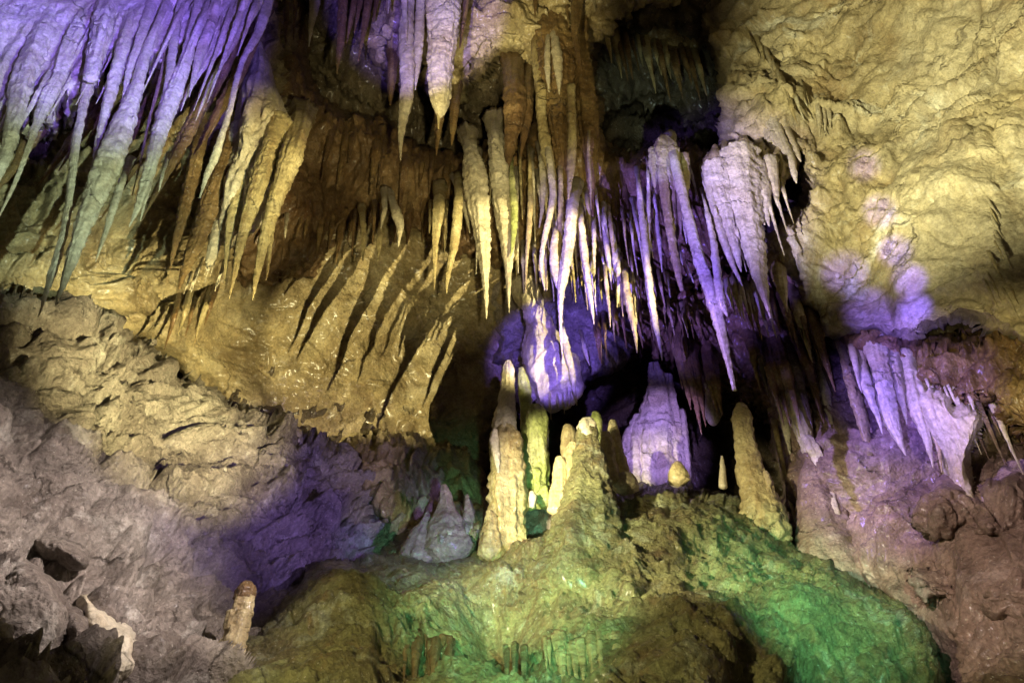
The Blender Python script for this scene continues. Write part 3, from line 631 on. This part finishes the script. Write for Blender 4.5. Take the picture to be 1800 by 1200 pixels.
hang('slim stalactite with violet tip beside the hooked one', 'brown', [(996, -60, 12), (997, 10, 10), (1000, 48, 2)], 7.0, gT)
hang('tiny violet tipped stalactite alone at the top edge right of the hooked one', 'cream', [(1042, -40, 10), (1044, 0, 8), (1046, 20, 2)], 7.0, gT)
hang('short stalactite at the top edge left of the central column', 'brown', [(940, -60, 14), (941, 5, 9), (940, 32, 2)], 6.9, gT)

WS = .74
gC = 'stalactites of the central row'
def cst(label, m_, pts, Y, **k): return hang(label, m_, pts, Y, gC, **k)
cst('broad topped stalactite tapering to a pale green tip at the left of the central row', 'cream', [(826, 262, 34), (832, 300, 50), (840, 350, 48), (846, 400, 38), (850, 445, 28), (853, 485, 18), (855, 525, 10), (855, 560, 2)], 7.1, lob=.2)
cst('green tipped stalactite second in the central row', 'cream', [(872, 240, 40), (876, 290, 46), (884, 350, 46), (890, 400, 40), (892, 440, 28), (893, 480, 16), (894, 515, 8), (895, 549, 2)], 7.15, lob=.2)
cst('yellow stalactite hugging the green tipped one', 'lime', [(898, 290, 12), (902, 340, 18), (904, 380, 18), (902, 420, 12), (898, 450, 3)], 7.05)
cst('purple sliver left of the broad topped stalactite', 'cream', [(802, 325, 14), (814, 355, 12), (821, 385, 8), (826, 410, 2)], 7.3)
cst('yellow stalactite pair member with blunt shoulders above the shadows', 'honey', [(806, 330, 20), (804, 375, 24), (799, 425, 22), (791, 465, 14), (786, 495, 9), (785, 516, 2)], 7.0)
cst('yellow forked stalactite left of the blunt shouldered one', 'honey', [(772, 350, 26), (769, 385, 24), (766, 420, 17), (765, 460, 11), (763, 508, 2)], 7.0)
cst('short yellow spike left of the forked yellow stalactite', 'honey', [(757, 370, 9), (756, 390, 8), (755, 410, 2)], 7.1)
cst('thin yellow stalactite between the two yellow long ones', 'honey', [(784, 370, 10), (783, 410, 10), (781, 450, 2)], 7.1)
cst('thin wavy yellow stalactite right of the green tipped one', 'honey', [(930, 270, 9), (932, 320, 12), (932, 360, 14), (930, 400, 13), (927, 440, 9), (925, 480, 6), (924, 515, 2)], 7.1)
cst('thin short yellow stalactite before the brown curtain', 'honey', [(914, 270, 8), (915, 310, 8), (916, 360, 2)], 7.2)
cst('violet white S curved stalactite with a blue tip', 'cream', [(962, 255, 16), (968, 300, 18), (972, 345, 17), (965, 385, 15), (956, 425, 13), (952, 460, 12), (954, 490, 8), (958, 510, 2)], 7.05)
cst('violet stalactite tucked behind the S curved one', 'cream', [(950, 270, 14), (955, 320, 16), (954, 360, 12), (948, 400, 3)], 7.2)
cst('yellow spike hanging between the S curved and the forked stalactite', 'honey', [(985, 290, 14), (986, 340, 12), (985, 390, 11), (984, 430, 9), (982, 470, 3)], 7.1)
cst('Y shaped stalactite with a very long thin pinkish tip', 'cream', [(1008, 350, 28), (1003, 395, 28), (998, 440, 28), (992, 480, 24), (986, 515, 17), (985, 550, 11), (986, 585, 7), (988, 622, 2)], 6.95)
cst('left arm of the Y shaped stalactite', 'cream', [(978, 400, 14), (974, 440, 20), (976, 475, 20), (983, 505, 14)], 6.98)
cst('thin yellow stalactite reaching down from the column strands', 'honey', [(1035, 230, 9), (1035, 280, 10), (1038, 325, 7), (1039, 368, 2)], 7.05)
cst('purple stalactite with pink tip right of the Y shaped one', 'cream', [(1020, 370, 15), (1024, 420, 19), (1030, 470, 17), (1036, 515, 14), (1041, 545, 9), (1044, 570, 2)], 7.05)
cst('dim violet stalactite next right of the pink tipped one', 'cream', [(1044, 385, 12), (1044, 430, 11), (1044, 470, 8), (1045, 520, 2)], 7.2)
cst('purple stalactite over the brown curtain, left of three', 'cream', [(1062, 370, 10), (1065, 415, 15), (1069, 455, 13), (1074, 495, 2)], 7.25)
cst('purple stalactite over the brown curtain, middle of three', 'cream', [(1078, 410, 11), (1081, 445, 15), (1083, 475, 11), (1085, 500, 2)], 7.3)
cst('purple stalactite over the brown curtain, right and lowest of three', 'cream', [(1086, 450, 10), (1087, 485, 13), (1086, 515, 10), (1085, 540, 2)], 7.25)
cst('white tipped spike below the three purple stalactites', 'honey', [(1064, 470, 9), (1067, 510, 10), (1071, 545, 7), (1073, 575, 2)], 7.0)
cst('yellow to white spike with a sharp tip in the lower middle', 'honey', [(1098, 480, 14), (1103, 520, 20), (1111, 560, 15), (1117, 590, 9), (1120, 620, 2)], 7.0)
cst('purple blade behind the yellow to white spike', 'cream', [(1112, 490, 9), (1117, 520, 12), (1118, 545, 8), (1119, 570, 2)], 7.15)
cst('small yellow spike touching the yellow to white one', 'honey', [(1092, 490, 8), (1093, 520, 8), (1095, 556, 2)], 7.05)
cst('long purple stalactite ending in a curved cream tip left of the dark gap', 'cream', [(1121, 310, 11), (1126, 360, 15), (1133, 420, 16), (1139, 480, 17), (1146, 535, 18), (1153, 575, 14), (1160, 606, 8), (1164, 633, 2)], 6.95)
cst('pale bead topped stalactite beside the long purple one', 'cream', [(1138, 290, 7), (1140, 340, 9), (1140, 390, 9), (1141, 440, 6), (1142, 480, 2)], 7.0)
cst('thin bright purple stalactite in front of the dark gap', 'cream', [(1149, 330, 9), (1153, 380, 11), (1159, 425, 10), (1164, 478, 2)], 7.15)
cst('small purple drip in the middle of the dark gap', 'cream', [(1196, 440, 5), (1198, 455, 6), (1200, 466, 2)], 7.5)
cst('tiny purple drip low in the dark gap', 'cream', [(1210, 470, 4), (1215, 485, 5), (1219, 497, 2)], 7.5)
# yellow headed cluster
yh = empty('stalactite_cluster', P(1170, 260, 7.0), 'bright yellow headed cluster of fused stalactites on the brown curtain', 'stalactite cluster', 'fused clusters of the central row')
spike('root', [(1166, 240, 12), (1168, 258, 40), (1172, 285, 58), (1178, 310, 50), (1182, 340, 30)], 7.0, 'honey', parent=yh, lob=.25)
spike('spike', [(1146, 262, 14), (1150, 290, 18), (1151, 315, 12), (1151, 330, 3)], 6.95, 'honey', parent=yh)
spike('spike', [(1164, 270, 16), (1166, 320, 18), (1172, 370, 15), (1179, 415, 15), (1187, 460, 15), (1193, 488, 11), (1198, 510, 6)], 6.9, 'honey', parent=yh)
spike('spike', [(1180, 300, 12), (1183, 350, 10), (1185, 390, 8), (1184, 425, 2)], 6.95, 'honey', parent=yh)
spike('spike', [(1192, 330, 8), (1195, 370, 9), (1197, 412, 2)], 6.95, 'honey', parent=yh)
spike('spike', [(1204, 270, 12), (1205, 300, 14), (1206, 340, 9), (1207, 380, 3)], 6.95, 'honey', parent=yh, rough=2)
cst('very long pink white stalactite whose tip almost touches a stalagmite', 'cream', [(1182, 262, 22), (1192, 310, 24), (1203, 355, 24), (1214, 400, 25), (1227, 450, 27), (1243, 495, 30), (1256, 535, 32), (1266, 575, 25), (1275, 615, 19), (1283, 650, 14), (1291, 686, 9)], 6.75, lob=.1, rough=.9)
cst('knobbly white spike overlapping the very long pink white stalactite', 'cream', [(1236, 345, 6), (1243, 375, 12), (1251, 410, 15), (1257, 450, 19), (1263, 500, 20), (1271, 540, 16), (1279, 556, 4)], 6.7, rough=1.2)
cst('small spike off the left side of the very long stalactite', 'cream', [(1200, 370, 7), (1204, 400, 8), (1207, 428, 2)], 6.8)
# violet cluster on the right of the row
vc = empty('stalactite_cluster', P(1290, 250, 6.9), 'large violet white cluster of fused stalactites at the right of the row', 'stalactite cluster', 'fused clusters of the central row')
vc_root = relief('root', [(1234, 292), (1250, 258), (1290, 246), (1340, 250), (1380, 262), (1400, 285), (1395, 315), (1372, 330), (1345, 350), (1310, 360), (1275, 350), (1250, 325)],
  [(1240, 300, 6.9), (1320, 260, 6.9), (1395, 290, 6.9), (1310, 350, 6.95)], 'honey', 'flute', .7, roll=.5, width=34, rag=9, step=2, two_sided=.3, seed=23, drip=12, parent=vc, origin=True)
for pts in ([(1298, 270, 66), (1304, 320, 66), (1311, 370, 54), (1320, 415, 44), (1328, 455, 36), (1336, 490, 24), (1345, 525, 12), (1355, 560, 2)],
            [(1258, 290, 46), (1266, 335, 40), (1277, 380, 28), (1288, 420, 20), (1297, 455, 12), (1303, 478, 2)],
            [(1243, 300, 16), (1252, 350, 18), (1263, 395, 16), (1276, 435, 14), (1290, 470, 9), (1305, 502, 2)],
            [(1330, 290, 34), (1339, 335, 30), (1346, 370, 15), (1352, 398, 2)],
            [(1352, 280, 30), (1360, 320, 20), (1367, 350, 6), (1369, 362, 2)],
            [(1322, 320, 20), (1334, 360, 16), (1344, 395, 3)]):
    spike('spike', pts, 6.75, 'cream', parent=vc, lob=.1)
gR = 'violet drips under the boulder wall edge'
for pts, lb in (([(1368, 240, 34), (1384, 275, 34), (1394, 300, 20), (1400, 322, 3)], 'purple swept drip at the right end of the violet cluster'),
            ([(1352, 240, 24), (1366, 280, 18), (1378, 312, 3)], 'narrow swept drip beside the violet cluster'),
            ([(1340, 255, 18), (1350, 290, 14), (1358, 322, 3)], 'short drip between the violet cluster and the boulder wall'),
            ([(1385, 235, 20), (1398, 262, 18), (1408, 284, 3)], 'small purple point farthest right of the violet cluster'),
            ([(1436, 180, 12), (1440, 212, 11), (1441, 240, 2)], 'leftmost of three small violet drips high on the boulder wall'),
            ([(1446, 178, 12), (1449, 210, 12), (1451, 236, 2)], 'middle of three small violet drips high on the boulder wall'),
            ([(1455, 180, 10), (1458, 205, 10), (1460, 226, 2)], 'rightmost of three small violet drips high on the boulder wall')):
    hang(lb, 'cream', pts, None, gR)
row('small pointed drip on the ochre rock face right of the hollow', 'small drips on the rock face', ['pale', 'honey'], [(1310, 60), (1360, 110), (1390, 180), (1420, 150)], 14, (20, 50), (8, 16))
row('small drip on the far right of the boulder wall', 'small drips on the boulder wall', ['pale', 'honey'], [(1740, 350), (1760, 430), (1730, 500), (1790, 520)], 12, (20, 55), (6, 11))

WS = .9
row('thin violet or yellow stalactite among the central row', 'thin stalactites among the central row', ['cream', 'cream', 'honey'], [(815, 300), (880, 290), (960, 320), (1050, 370), (1110, 380), (1150, 330), (1220, 320)], 28, (50, 190), (6, 15), 7.25, jit=22)
row('thin pale stalactite at the lower half of the central row', 'thin stalactites low in the central row', ['cream', 'honey'], [(900, 430), (980, 440), (1060, 460), (1120, 470)], 16, (30, 100), (6, 11), 7.4, jit=16)
row('pale side drip around the violet white cluster', 'side drips of the violet white cluster', 'cream', [(1240, 330), (1290, 380), (1340, 350), (1380, 310)], 10, (40, 110), (7, 13), 6.85, jit=18)
# yellow drips before the bright part of the shadow wall
gS = 'small pale stalactites above the shadow wall'
hang('small bright cream stalactite with a swollen middle above the shadow wall', 'cream', [(690, 355, 14), (697, 375, 20), (703, 395, 15), (702, 415, 8), (700, 434, 2)], 7.1, gS)
hang('cream hooked drip joined left of the small bright one', 'cream', [(676, 350, 12), (676, 368, 11), (672, 388, 7), (669, 402, 2)], 7.15, gS)
hang('yellow drip directly below the cream hooked drip', 'honey', [(672, 395, 14), (668, 415, 12), (666, 440, 7), (664, 460, 2)], 7.1, gS)
hang('thin yellow drip in front of the slanting shadows', 'honey', [(637, 380, 12), (639, 410, 9), (638, 440, 7), (638, 459, 2)], 7.15, gS)
hang('thin brown drip beside the yellow one above the shadow wall', 'brown', [(658, 370, 8), (657, 400, 6), (655, 430, 2)], 7.2, gS)
hang('faint drip left of the thin yellow drip', 'brown', [(624, 385, 7), (621, 415, 6), (619, 450, 2)], 7.2, gS)
hang('small cream spike lone on the left end of the shadow wall', 'cream', [(503, 390, 7), (502, 405, 6), (501, 418, 2)], 7.3, gS)
row('short brown drip along the lower edge of the rusty wall', 'brown drips along the rusty wall', ['brown', 'rust'], [(520, 400), (600, 400), (680, 370), (760, 380), (830, 400)], 22, (20, 60), (8, 18))
row('brown strand hanging over the rusty wall', 'brown strands on the rusty wall', ['brown', 'rust'], [(560, 230), (640, 260), (720, 285), (800, 310)], 9, (40, 110), (10, 24))
row('dark drip hanging into the right hollow', 'dark drips in the right hollow', ['brown', 'honey'], [(1065, 70), (1120, 85), (1170, 105), (1230, 115)], 16, (35, 85), (9, 18), 7.7)
row('thin drip of the second tier under the brown curtain', 'yellow drips of the second tier', ['honey', 'honey', 'cream'], [(940, 470), (985, 485), (1040, 480), (1100, 490), (1125, 500), (1180, 500)], 26, (18, 62), (5, 9), 7.6, name='drip')
row('small brown drip near the top of the brown curtain', 'brown drips on the brown curtain', ['brown', 'honey'], [(880, 300), (940, 330), (1010, 340), (1100, 350)], 16, (50, 120), (8, 16), None)
row('dim brown drip over the dark arch', 'dim drips over the dark arch', ['brown', 'honey', 'brown'], [(1040, 590), (1080, 560), (1160, 540), (1230, 560)], 16, (35, 85), (7, 14), 7.9, name='drip')
row('small violet and white drip in the row under the ledge', 'small drips under the right ledge', ['cream', 'honey'], [(1275, 512), (1300, 515), (1330, 520)], 9, (25, 50), (6, 11), 7.4, name='drip')
row('olive drip hanging under the right ledge', 'olive drips under the right ledge', ['brown', 'honey'], [(1310, 525), (1345, 540), (1400, 540), (1440, 580)], 13, (50, 120), (12, 22), 7.6)
hang('yellow brown fin of rock hanging from the ledge right of the violet cluster tip', 'honey', [(1370, 485, 28), (1375, 510, 20), (1380, 532, 9), (1384, 548, 2)], 7.2, gR)
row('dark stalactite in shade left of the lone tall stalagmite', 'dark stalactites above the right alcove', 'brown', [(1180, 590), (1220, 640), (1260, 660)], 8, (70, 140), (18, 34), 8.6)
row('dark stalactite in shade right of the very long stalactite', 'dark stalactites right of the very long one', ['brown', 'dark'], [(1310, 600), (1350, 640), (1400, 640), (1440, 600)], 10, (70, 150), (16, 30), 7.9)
hang('blunt dim stalactite with a violet face in the dark alcove', 'cream', [(1246, 620, 30), (1250, 660, 30), (1252, 700, 28), (1253, 740, 22), (1253, 746, 12)], 9.4, gR)

WS = .9
# glowing drapery in the middle
gd = relief('hanging_drapery', [(905, 500), (915, 480), (938, 485), (960, 545), (985, 590), (1008, 625), (1024, 640), (1016, 690), (1005, 712), (985, 715), (962, 722), (938, 712), (925, 690), (915, 620), (925, 560)],
  [(930, 530, 8.2), (930, 700, 8.3), (1010, 680, 8.2)], 'cream', 'smooth', .6, roll=.3, width=26, rag=7, step=2, two_sided=.4, seed=24, drip=10)
tag(gd, 'glowing purple drapery on the wall above the stalagmites', 'drapery')
row('thin drip along the lower hem of the glowing purple drapery', 'drips under the purple drapery', 'cream', [(960, 712), (985, 710), (1010, 695)], 5, (10, 34), (4, 7), 8.1, name='drip')
hang('purple ridge right of the glowing drapery', 'cream', [(988, 570, 8), (995, 610, 16), (1004, 650, 14), (1010, 690, 8), (1014, 712, 2)], 7.95, gR)
hang('small purple streak of calcite right of the purple ridge', 'cream', [(1024, 595, 6), (1030, 620, 10), (1036, 642, 2)], 8.1, gR)

# back column in the alcove
bc = empty('flowstone_column', P(1150, 845, 9.8), 'fluted purple and ochre column standing at the back of the dark arch', 'column')
for pts in ([(1122, 730, 14), (1112, 780, 40), (1112, 870, 54)], [(1150, 670, 14), (1144, 730, 40), (1138, 790, 50), (1140, 870, 54)], [(1172, 660, 20), (1172, 730, 40), (1176, 790, 46), (1180, 870, 50)], [(1200, 720, 10), (1202, 780, 20), (1204, 860, 26)], [(1150, 640, 20), (1160, 700, 50), (1160, 780, 60), (1160, 860, 70)]):
    spike('fold', pts, 9.8, 'cream', parent=bc, up=True, lob=.2, rough=.8)

# stalagmites
gG = 'stalagmites on the crest of the mound'
t = empty('stalagmite', P(890, 925, 7.6), 'tallest pale stalagmite with a waxy fluted skirt', 'stalagmite', gG)
spike('spire', [(893, 634, 8), (894, 650, 20), (893, 680, 24), (891, 710, 32), (888, 740, 42), (887, 765, 50), (888, 800, 46)], 7.65, 'cream', parent=t, up=True, rough=.8)
spike('skirt', [(888, 750, 30), (888, 772, 58), (889, 810, 60), (890, 850, 66), (892, 890, 68), (893, 915, 58), (894, 935, 60), (896, 980, 70)], 7.6, 'honey', parent=t, up=True, lob=.2, rough=.8)
t2 = spike('drip_fringe', [(870, 755, 10), (868, 775, 16), (872, 800, 12), (876, 830, 4)], 7.42, 'cream', parent=t, up=True)
stand('lime green stalagmite with swollen tiers right of the tallest one', 'lime', [(940, 712, 14), (943, 728, 32), (946, 755, 34), (947, 790, 34), (951, 820, 32), (952, 850, 28), (957, 885, 36)], 7.5, gG, lob=.22)
stand('leaning dim green stalagmite behind the tallest one', 'lime', [(916, 648, 10), (920, 670, 20), (925, 710, 22), (928, 760, 24), (930, 830, 30), (932, 890, 30)], 7.75, gG)
t = empty('stalagmite', P(1040, 960, 6.9), 'big central stalagmite rising out of the mound with stumps on its shoulder', 'stalagmite', gG)
spike('shaft', [(1031, 739, 22), (1032, 750, 34), (1032, 775, 42), (1034, 810, 62), (1034, 850, 78), (1034, 890, 96), (1032, 930, 118), (1032, 970, 140), (1032, 1010, 170), (1032, 1050, 210)], [6.95, 6.95, 6.94, 6.92, 6.88, 6.82, 6.74, 6.64, 6.55, 6.5], 'moss', parent=t, up=True, lob=.14, rough=.8)
spike('cap', [(1031, 736, 16), (1032, 744, 30), (1032, 758, 36), (1033, 770, 32)], 6.93, 'cream', parent=t, up=True, rough=1.4)
spike('stump', [(984, 803, 12), (984, 815, 20), (984, 850, 26), (980, 900, 36)], 6.95, 'honey', parent=t, up=True)
spike('stump', [(1006, 778, 12), (1006, 790, 22), (1006, 830, 30), (1006, 880, 34)], 6.98, 'honey', parent=t, up=True)
stand('slim green tipped stalagmite peeking from behind the central one', 'lime', [(1047, 725, 12), (1047, 735, 18), (1047, 780, 20), (1047, 840, 22)], 7.5, gG)
stand('short thick finger stalagmite just right of the central one', 'honey', [(1064, 760, 14), (1066, 772, 22), (1070, 805, 26), (1076, 845, 30)], 7.3, gG)
stand('leaning finger stalagmite farthest right beside the central one', 'honey', [(1077, 740, 12), (1078, 752, 19), (1084, 780, 20), (1092, 815, 22), (1100, 850, 24)], 7.5, gG)
stand('round headed stalagmite with a dark shadow left of the central one', 'honey', [(998, 748, 14), (999, 758, 24), (998, 800, 26), (996, 860, 28)], 7.4, gG)
stand('low rounded stub near the feet of the finger stalagmites', 'cream', [(1098, 832, 16), (1100, 842, 38), (1100, 858, 46)], 7.35, gG)
t = empty('stalagmite', P(1335, 890, 7.95), 'lone tall knobbly stalagmite under the very long stalactite', 'stalagmite', gG)
spike('shaft', [(1302, 710, 14), (1303, 722, 28), (1307, 760, 36), (1313, 800, 42), (1320, 835, 50), (1330, 865, 60), (1340, 900, 76), (1350, 950, 84)], 7.95, 'honey', parent=t, up=True, rough=1.0, lob=.06)
spike('side_finger', [(1345, 828, 8), (1347, 838, 16), (1350, 860, 20), (1354, 890, 26), (1358, 930, 30)], 7.85, 'honey', parent=t, up=True, rough=2)
stand('tiny pointed white stalagmite standing alone on the crest', 'cream', [(1269, 801, 4), (1270, 820, 10), (1270, 838, 13), (1271, 856, 16)], 7.9, gG)
stand('small dome stalagmite before the back column', 'honey', [(1191, 812, 10), (1191, 822, 24), (1192, 845, 38)], 7.9, gG)
stand('broad dim brown cone stalagmite right of the mound', 'mauve', [(1425, 803, 14), (1428, 820, 34), (1434, 860, 58), (1444, 910, 84), (1456, 960, 110), (1464, 1010, 130), (1480, 1080, 160)], 8.05, gG, rough=.8)
stand('narrow brown cone stalagmite right of the broad one', 'mauve', [(1500, 905, 12), (1504, 930, 34), (1510, 970, 50), (1518, 1030, 60), (1530, 1090, 70)], 7.9, gG, rough=.8)
stand('reddish cone stalagmite on the shelf left of the tallest one', 'mauve', [(780, 853, 12), (783, 868, 20), (784, 890, 30), (786, 920, 64), (788, 975, 100)], 7.75, gG)
stand('small cone stalagmite leaning at the left end of the shelf', 'mauve', [(752, 900, 8), (748, 920, 22), (738, 950, 46), (730, 985, 60)], 7.75, gG)
stand('pale knob stalagmite at the foot of the tallest one', 'honey', [(860, 898, 12), (863, 915, 26), (864, 940, 38), (866, 975, 56)], 7.5, gG, rough=2)
stand('tiny round white knob between the tallest and the green stalagmite', 'cream', [(935, 864, 8), (936, 872, 14), (936, 890, 12)], 7.3, gG)
stand('faint purple cone on the shelf between the left cones', 'mauve', [(820, 870, 8), (824, 900, 22), (828, 950, 50)], 7.85, gG)
t = empty('stalagmite', P(410, 1180, 5.9), 'banded orange brown stalagmite standing alone at the lower left', 'stalagmite')
for k, (pts) in enumerate(([(432, 1024, 20), (432, 1036, 34), (430, 1052, 38)], [(430, 1048, 34), (428, 1060, 38), (425, 1080, 38)], [(425, 1076, 36), (422, 1088, 42), (419, 1108, 42)], [(419, 1104, 40), (414, 1118, 46), (409, 1136, 44)], [(412, 1128, 44), (404, 1150, 60), (396, 1190, 80), (390, 1240, 90)])):
    spike('band', pts, 5.9, 'honey' if k else 'brown', parent=t, up=True, rough=1.2)

# fringes of drips on the mound (parts of it)
def fringe(pts, n, Lr, wr, mt='honey'):
    row('', None, mt, pts, n, Lr, wr, None, name='drip_fringe', parent=mound, jit=8, into=8, follow=True)
fringe([(1012, 950), (1040, 935), (1072, 940)], 11, (30, 70), (12, 24))
fringe([(955, 1125), (1010, 1130), (1060, 1120), (1095, 1130)], 20, (40, 120), (12, 28))
fringe([(715, 1140), (745, 1125), (795, 1130)], 12, (30, 95), (12, 26), 'rust')
fringe([(880, 1150), (930, 1140)], 6, (50, 80), (12, 18), 'moss')

# right wall draperies
WS = .8
row('fine violet drip under the olive ledge', 'fine drips under the olive ledge', ['cream', 'mauve', 'cream'], [(1490, 610), (1520, 645), (1600, 665), (1680, 700), (1760, 740)], 24, (25, 110), (7, 16), None, jit=8)
gD = 'violet stalactites under the olive ledge on the right'
for lb, pts in (('violet spike with a long white tip, first under the olive ledge', [(1512, 640, 26), (1524, 680, 24), (1536, 715, 14), (1545, 740, 8), (1551, 762, 2)]),
                ('wide violet fold, second under the olive ledge', [(1545, 640, 44), (1558, 700, 44), (1572, 750, 30), (1584, 780, 14), (1592, 800, 3)]),
                ('violet fold with a brown edge, third under the olive ledge', [(1572, 650, 26), (1581, 690, 20), (1589, 720, 10), (1594, 745, 2)]),
                ('narrow violet spike, fourth under the olive ledge', [(1598, 660, 36), (1612, 720, 34), (1628, 770, 20), (1638, 810, 6), (1640, 822, 2)]),
                ('thin violet streak at the left end of the olive ledge', [(1500, 620, 16), (1506, 650, 12), (1512, 680, 5), (1515, 690, 2)]),
                ('olive coloured fold between the violet spikes and the bright flow', [(1622, 680, 22), (1634, 730, 20), (1648, 780, 12), (1656, 830, 3)])):
    hang(lb, 'honey' if 'olive col' in lb else 'cream', pts, 6.75, gD)
bf = relief('flowstone_cascade', [(1610, 695), (1630, 685), (1665, 690), (1685, 715), (1700, 700), (1735, 720), (1720, 770), (1708, 800), (1712, 850), (1740, 880), (1700, 890), (1660, 880), (1655, 830), (1640, 780), (1620, 740)],
  [(1640, 700, 6.5), (1690, 860, 6.6), (1720, 740, 6.3)], 'cream', 'flute', .5, roll=.3, width=24, rag=6, step=2.2, two_sided=.3, seed=31, drip=8)
tag(bf, 'bright bluish violet cascade flowing down the right wall', 'flowstone')
gB = 'smooth dark blocks on the lower right wall'  # first two blocks are added where dark hollows belong
for lb, poly, Yc, mt, sd in (('smooth dark mauve block added for a hollow under the bright violet cascade', [(1640, 850), (1680, 842), (1715, 860), (1722, 910), (1700, 940), (1650, 938), (1618, 915), (1622, 880)], 6.45, 'mauve', 41),
                         ('larger smooth dark mauve block added for a hollow at the right edge', [(1725, 850), (1780, 840), (1840, 860), (1850, 930), (1790, 950), (1730, 940), (1715, 900)], 6.1, 'mauve', 42),
                         ('long pale brown slab sloping down right of the mound', [(1590, 985), (1640, 975), (1700, 1010), (1740, 1060), (1715, 1090), (1650, 1065), (1600, 1040), (1580, 1010)], 6.5, 'mauve', 43),
                         ('rounded rust tinted slab at the right edge of the photo', [(1740, 1000), (1810, 980), (1880, 1010), (1870, 1110), (1800, 1120), (1750, 1080)], 5.9, 'mauve', 44)):
    o = relief('boulder', poly, [(poly[0][0], poly[0][1], Yc + .25), (poly[2][0], poly[2][1], Yc + .12), (poly[4][0], poly[4][1], Yc + .12), (poly[-1][0], poly[-1][1], Yc + .2)], mt, 'rock', .6, roll=.3, width=70, rag=20, step=2.4, two_sided=.4, seed=sd)
    tag(o, lb, 'boulder', gB)
for lb, pts, mt in (('long violet fold left of the long slanting shadow on the right wall', [(1385, 640, 40), (1396, 690, 46), (1408, 740, 44), (1420, 790, 30), (1432, 830, 12)], 'cream'),
                ('slender olive drip dividing the dark crevice right of the lone stalagmite', [(1360, 740, 14), (1370, 790, 12), (1380, 840, 10), (1392, 890, 8), (1402, 930, 3)], 'honey'),
                ('violet hanging tongue over the broad brown cone', [(1410, 760, 20), (1425, 780, 30), (1440, 810, 30), (1450, 845, 24), (1456, 870, 6)], 'cream'),
                ('violet rib high on the right wall beside the dark drips', [(1430, 610, 14), (1442, 660, 24), (1452, 700, 22), (1462, 745, 6)], 'cream'),
                ('small violet stalactite over the dark crevice on the right', [(1372, 700, 26), (1380, 740, 24), (1386, 780, 10), (1392, 810, 2)], 'cream'),
                ('brown rib standing along the long shadow on the right wall', [(1480, 610, 20), (1496, 670, 26), (1516, 740, 24), (1530, 800, 10)], 'honey'),
                ('pale little flow with a pointed lower end near the broad brown cone', [(1462, 870, 16), (1468, 900, 20), (1474, 930, 16), (1480, 950, 4)], 'cream')):
    hang(lb, mt, pts, None, 'folds on the right wall')

WS = 1
# boulders of the rock slope, lower left
gK = 'boulders of the lower left rock slope'
BL = [('large rounded grey boulder filling the bottom left corner', [(-60, 1010), (30, 985), (90, 1010), (125, 1060), (110, 1130), (50, 1190), (-60, 1210)], 4.15, 'grey'),
 ('bright white calcite block slanting beside the corner boulder', [(135, 1045), (160, 1040), (190, 1075), (225, 1110), (240, 1150), (225, 1195), (170, 1200), (150, 1150), (138, 1100)], 4.4, 'cream'),
 ('brownish grey boulder between the corner boulder and the white block', [(95, 1060), (130, 1050), (165, 1100), (160, 1135), (120, 1150), (95, 1110)], 4.35, 'grey'),
 ('small brown boulder at the bottom beside the white block', [(235, 1110), (262, 1100), (285, 1140), (275, 1180), (240, 1185)], 4.7, 'mauve'),
 ('blocky grey outcrop in the middle of the slope', [(100, 860), (140, 845), (200, 850), (245, 870), (275, 905), (255, 925), (170, 920), (110, 905)], 6.0, 'grey'),
 ('flat elongated boulder below the blocky outcrop', [(160, 990), (120, 1000), (60, 980), (20, 940), (70, 925), (130, 950)], 5.0, 'grey'),
 ('rounded pale head of rock at the tip of the bright slope', [(468, 765), (490, 742), (516, 748), (528, 775), (530, 830), (500, 850), (466, 810)], 8.5, 'cream'),
 ('second rounded pale head just left of the tip of the bright slope', [(415, 760), (438, 735), (464, 730), (476, 750), (468, 790), (445, 820), (412, 800)], 8.3, 'cream'),
 ('low boulder near the banded stalagmite', [(330, 1110), (370, 1095), (400, 1110), (395, 1150), (350, 1160), (320, 1140)], 5.9, 'grey')]
for k, (lb, poly, Yc, mt) in enumerate(BL):
    Yc += .22 + (.3 if 'slab' in lb else 0)
    c = np.array(poly); cx, cy = c.mean(0)
    o = relief('boulder', poly, [(cx - 50, cy - 40, Yc + .05), (cx + 50, cy - 40, Yc + .05), (cx, cy + 50, Yc - .1), (cx, cy, Yc - .1)], mt, 'smooth', .6, roll=.4, width=36, rag=9, step=2.4, two_sided=.4, seed=60 + k)
    tag(o, lb, 'boulder', gK)
row('rubble stone on the pale shelf', 'rubble stones on the pale shelf', ['cream', 'honey', 'grey'], [(770, 950), (800, 925), (850, 940)], 16, (8, 16), (14, 24), 7.6, name='stone')
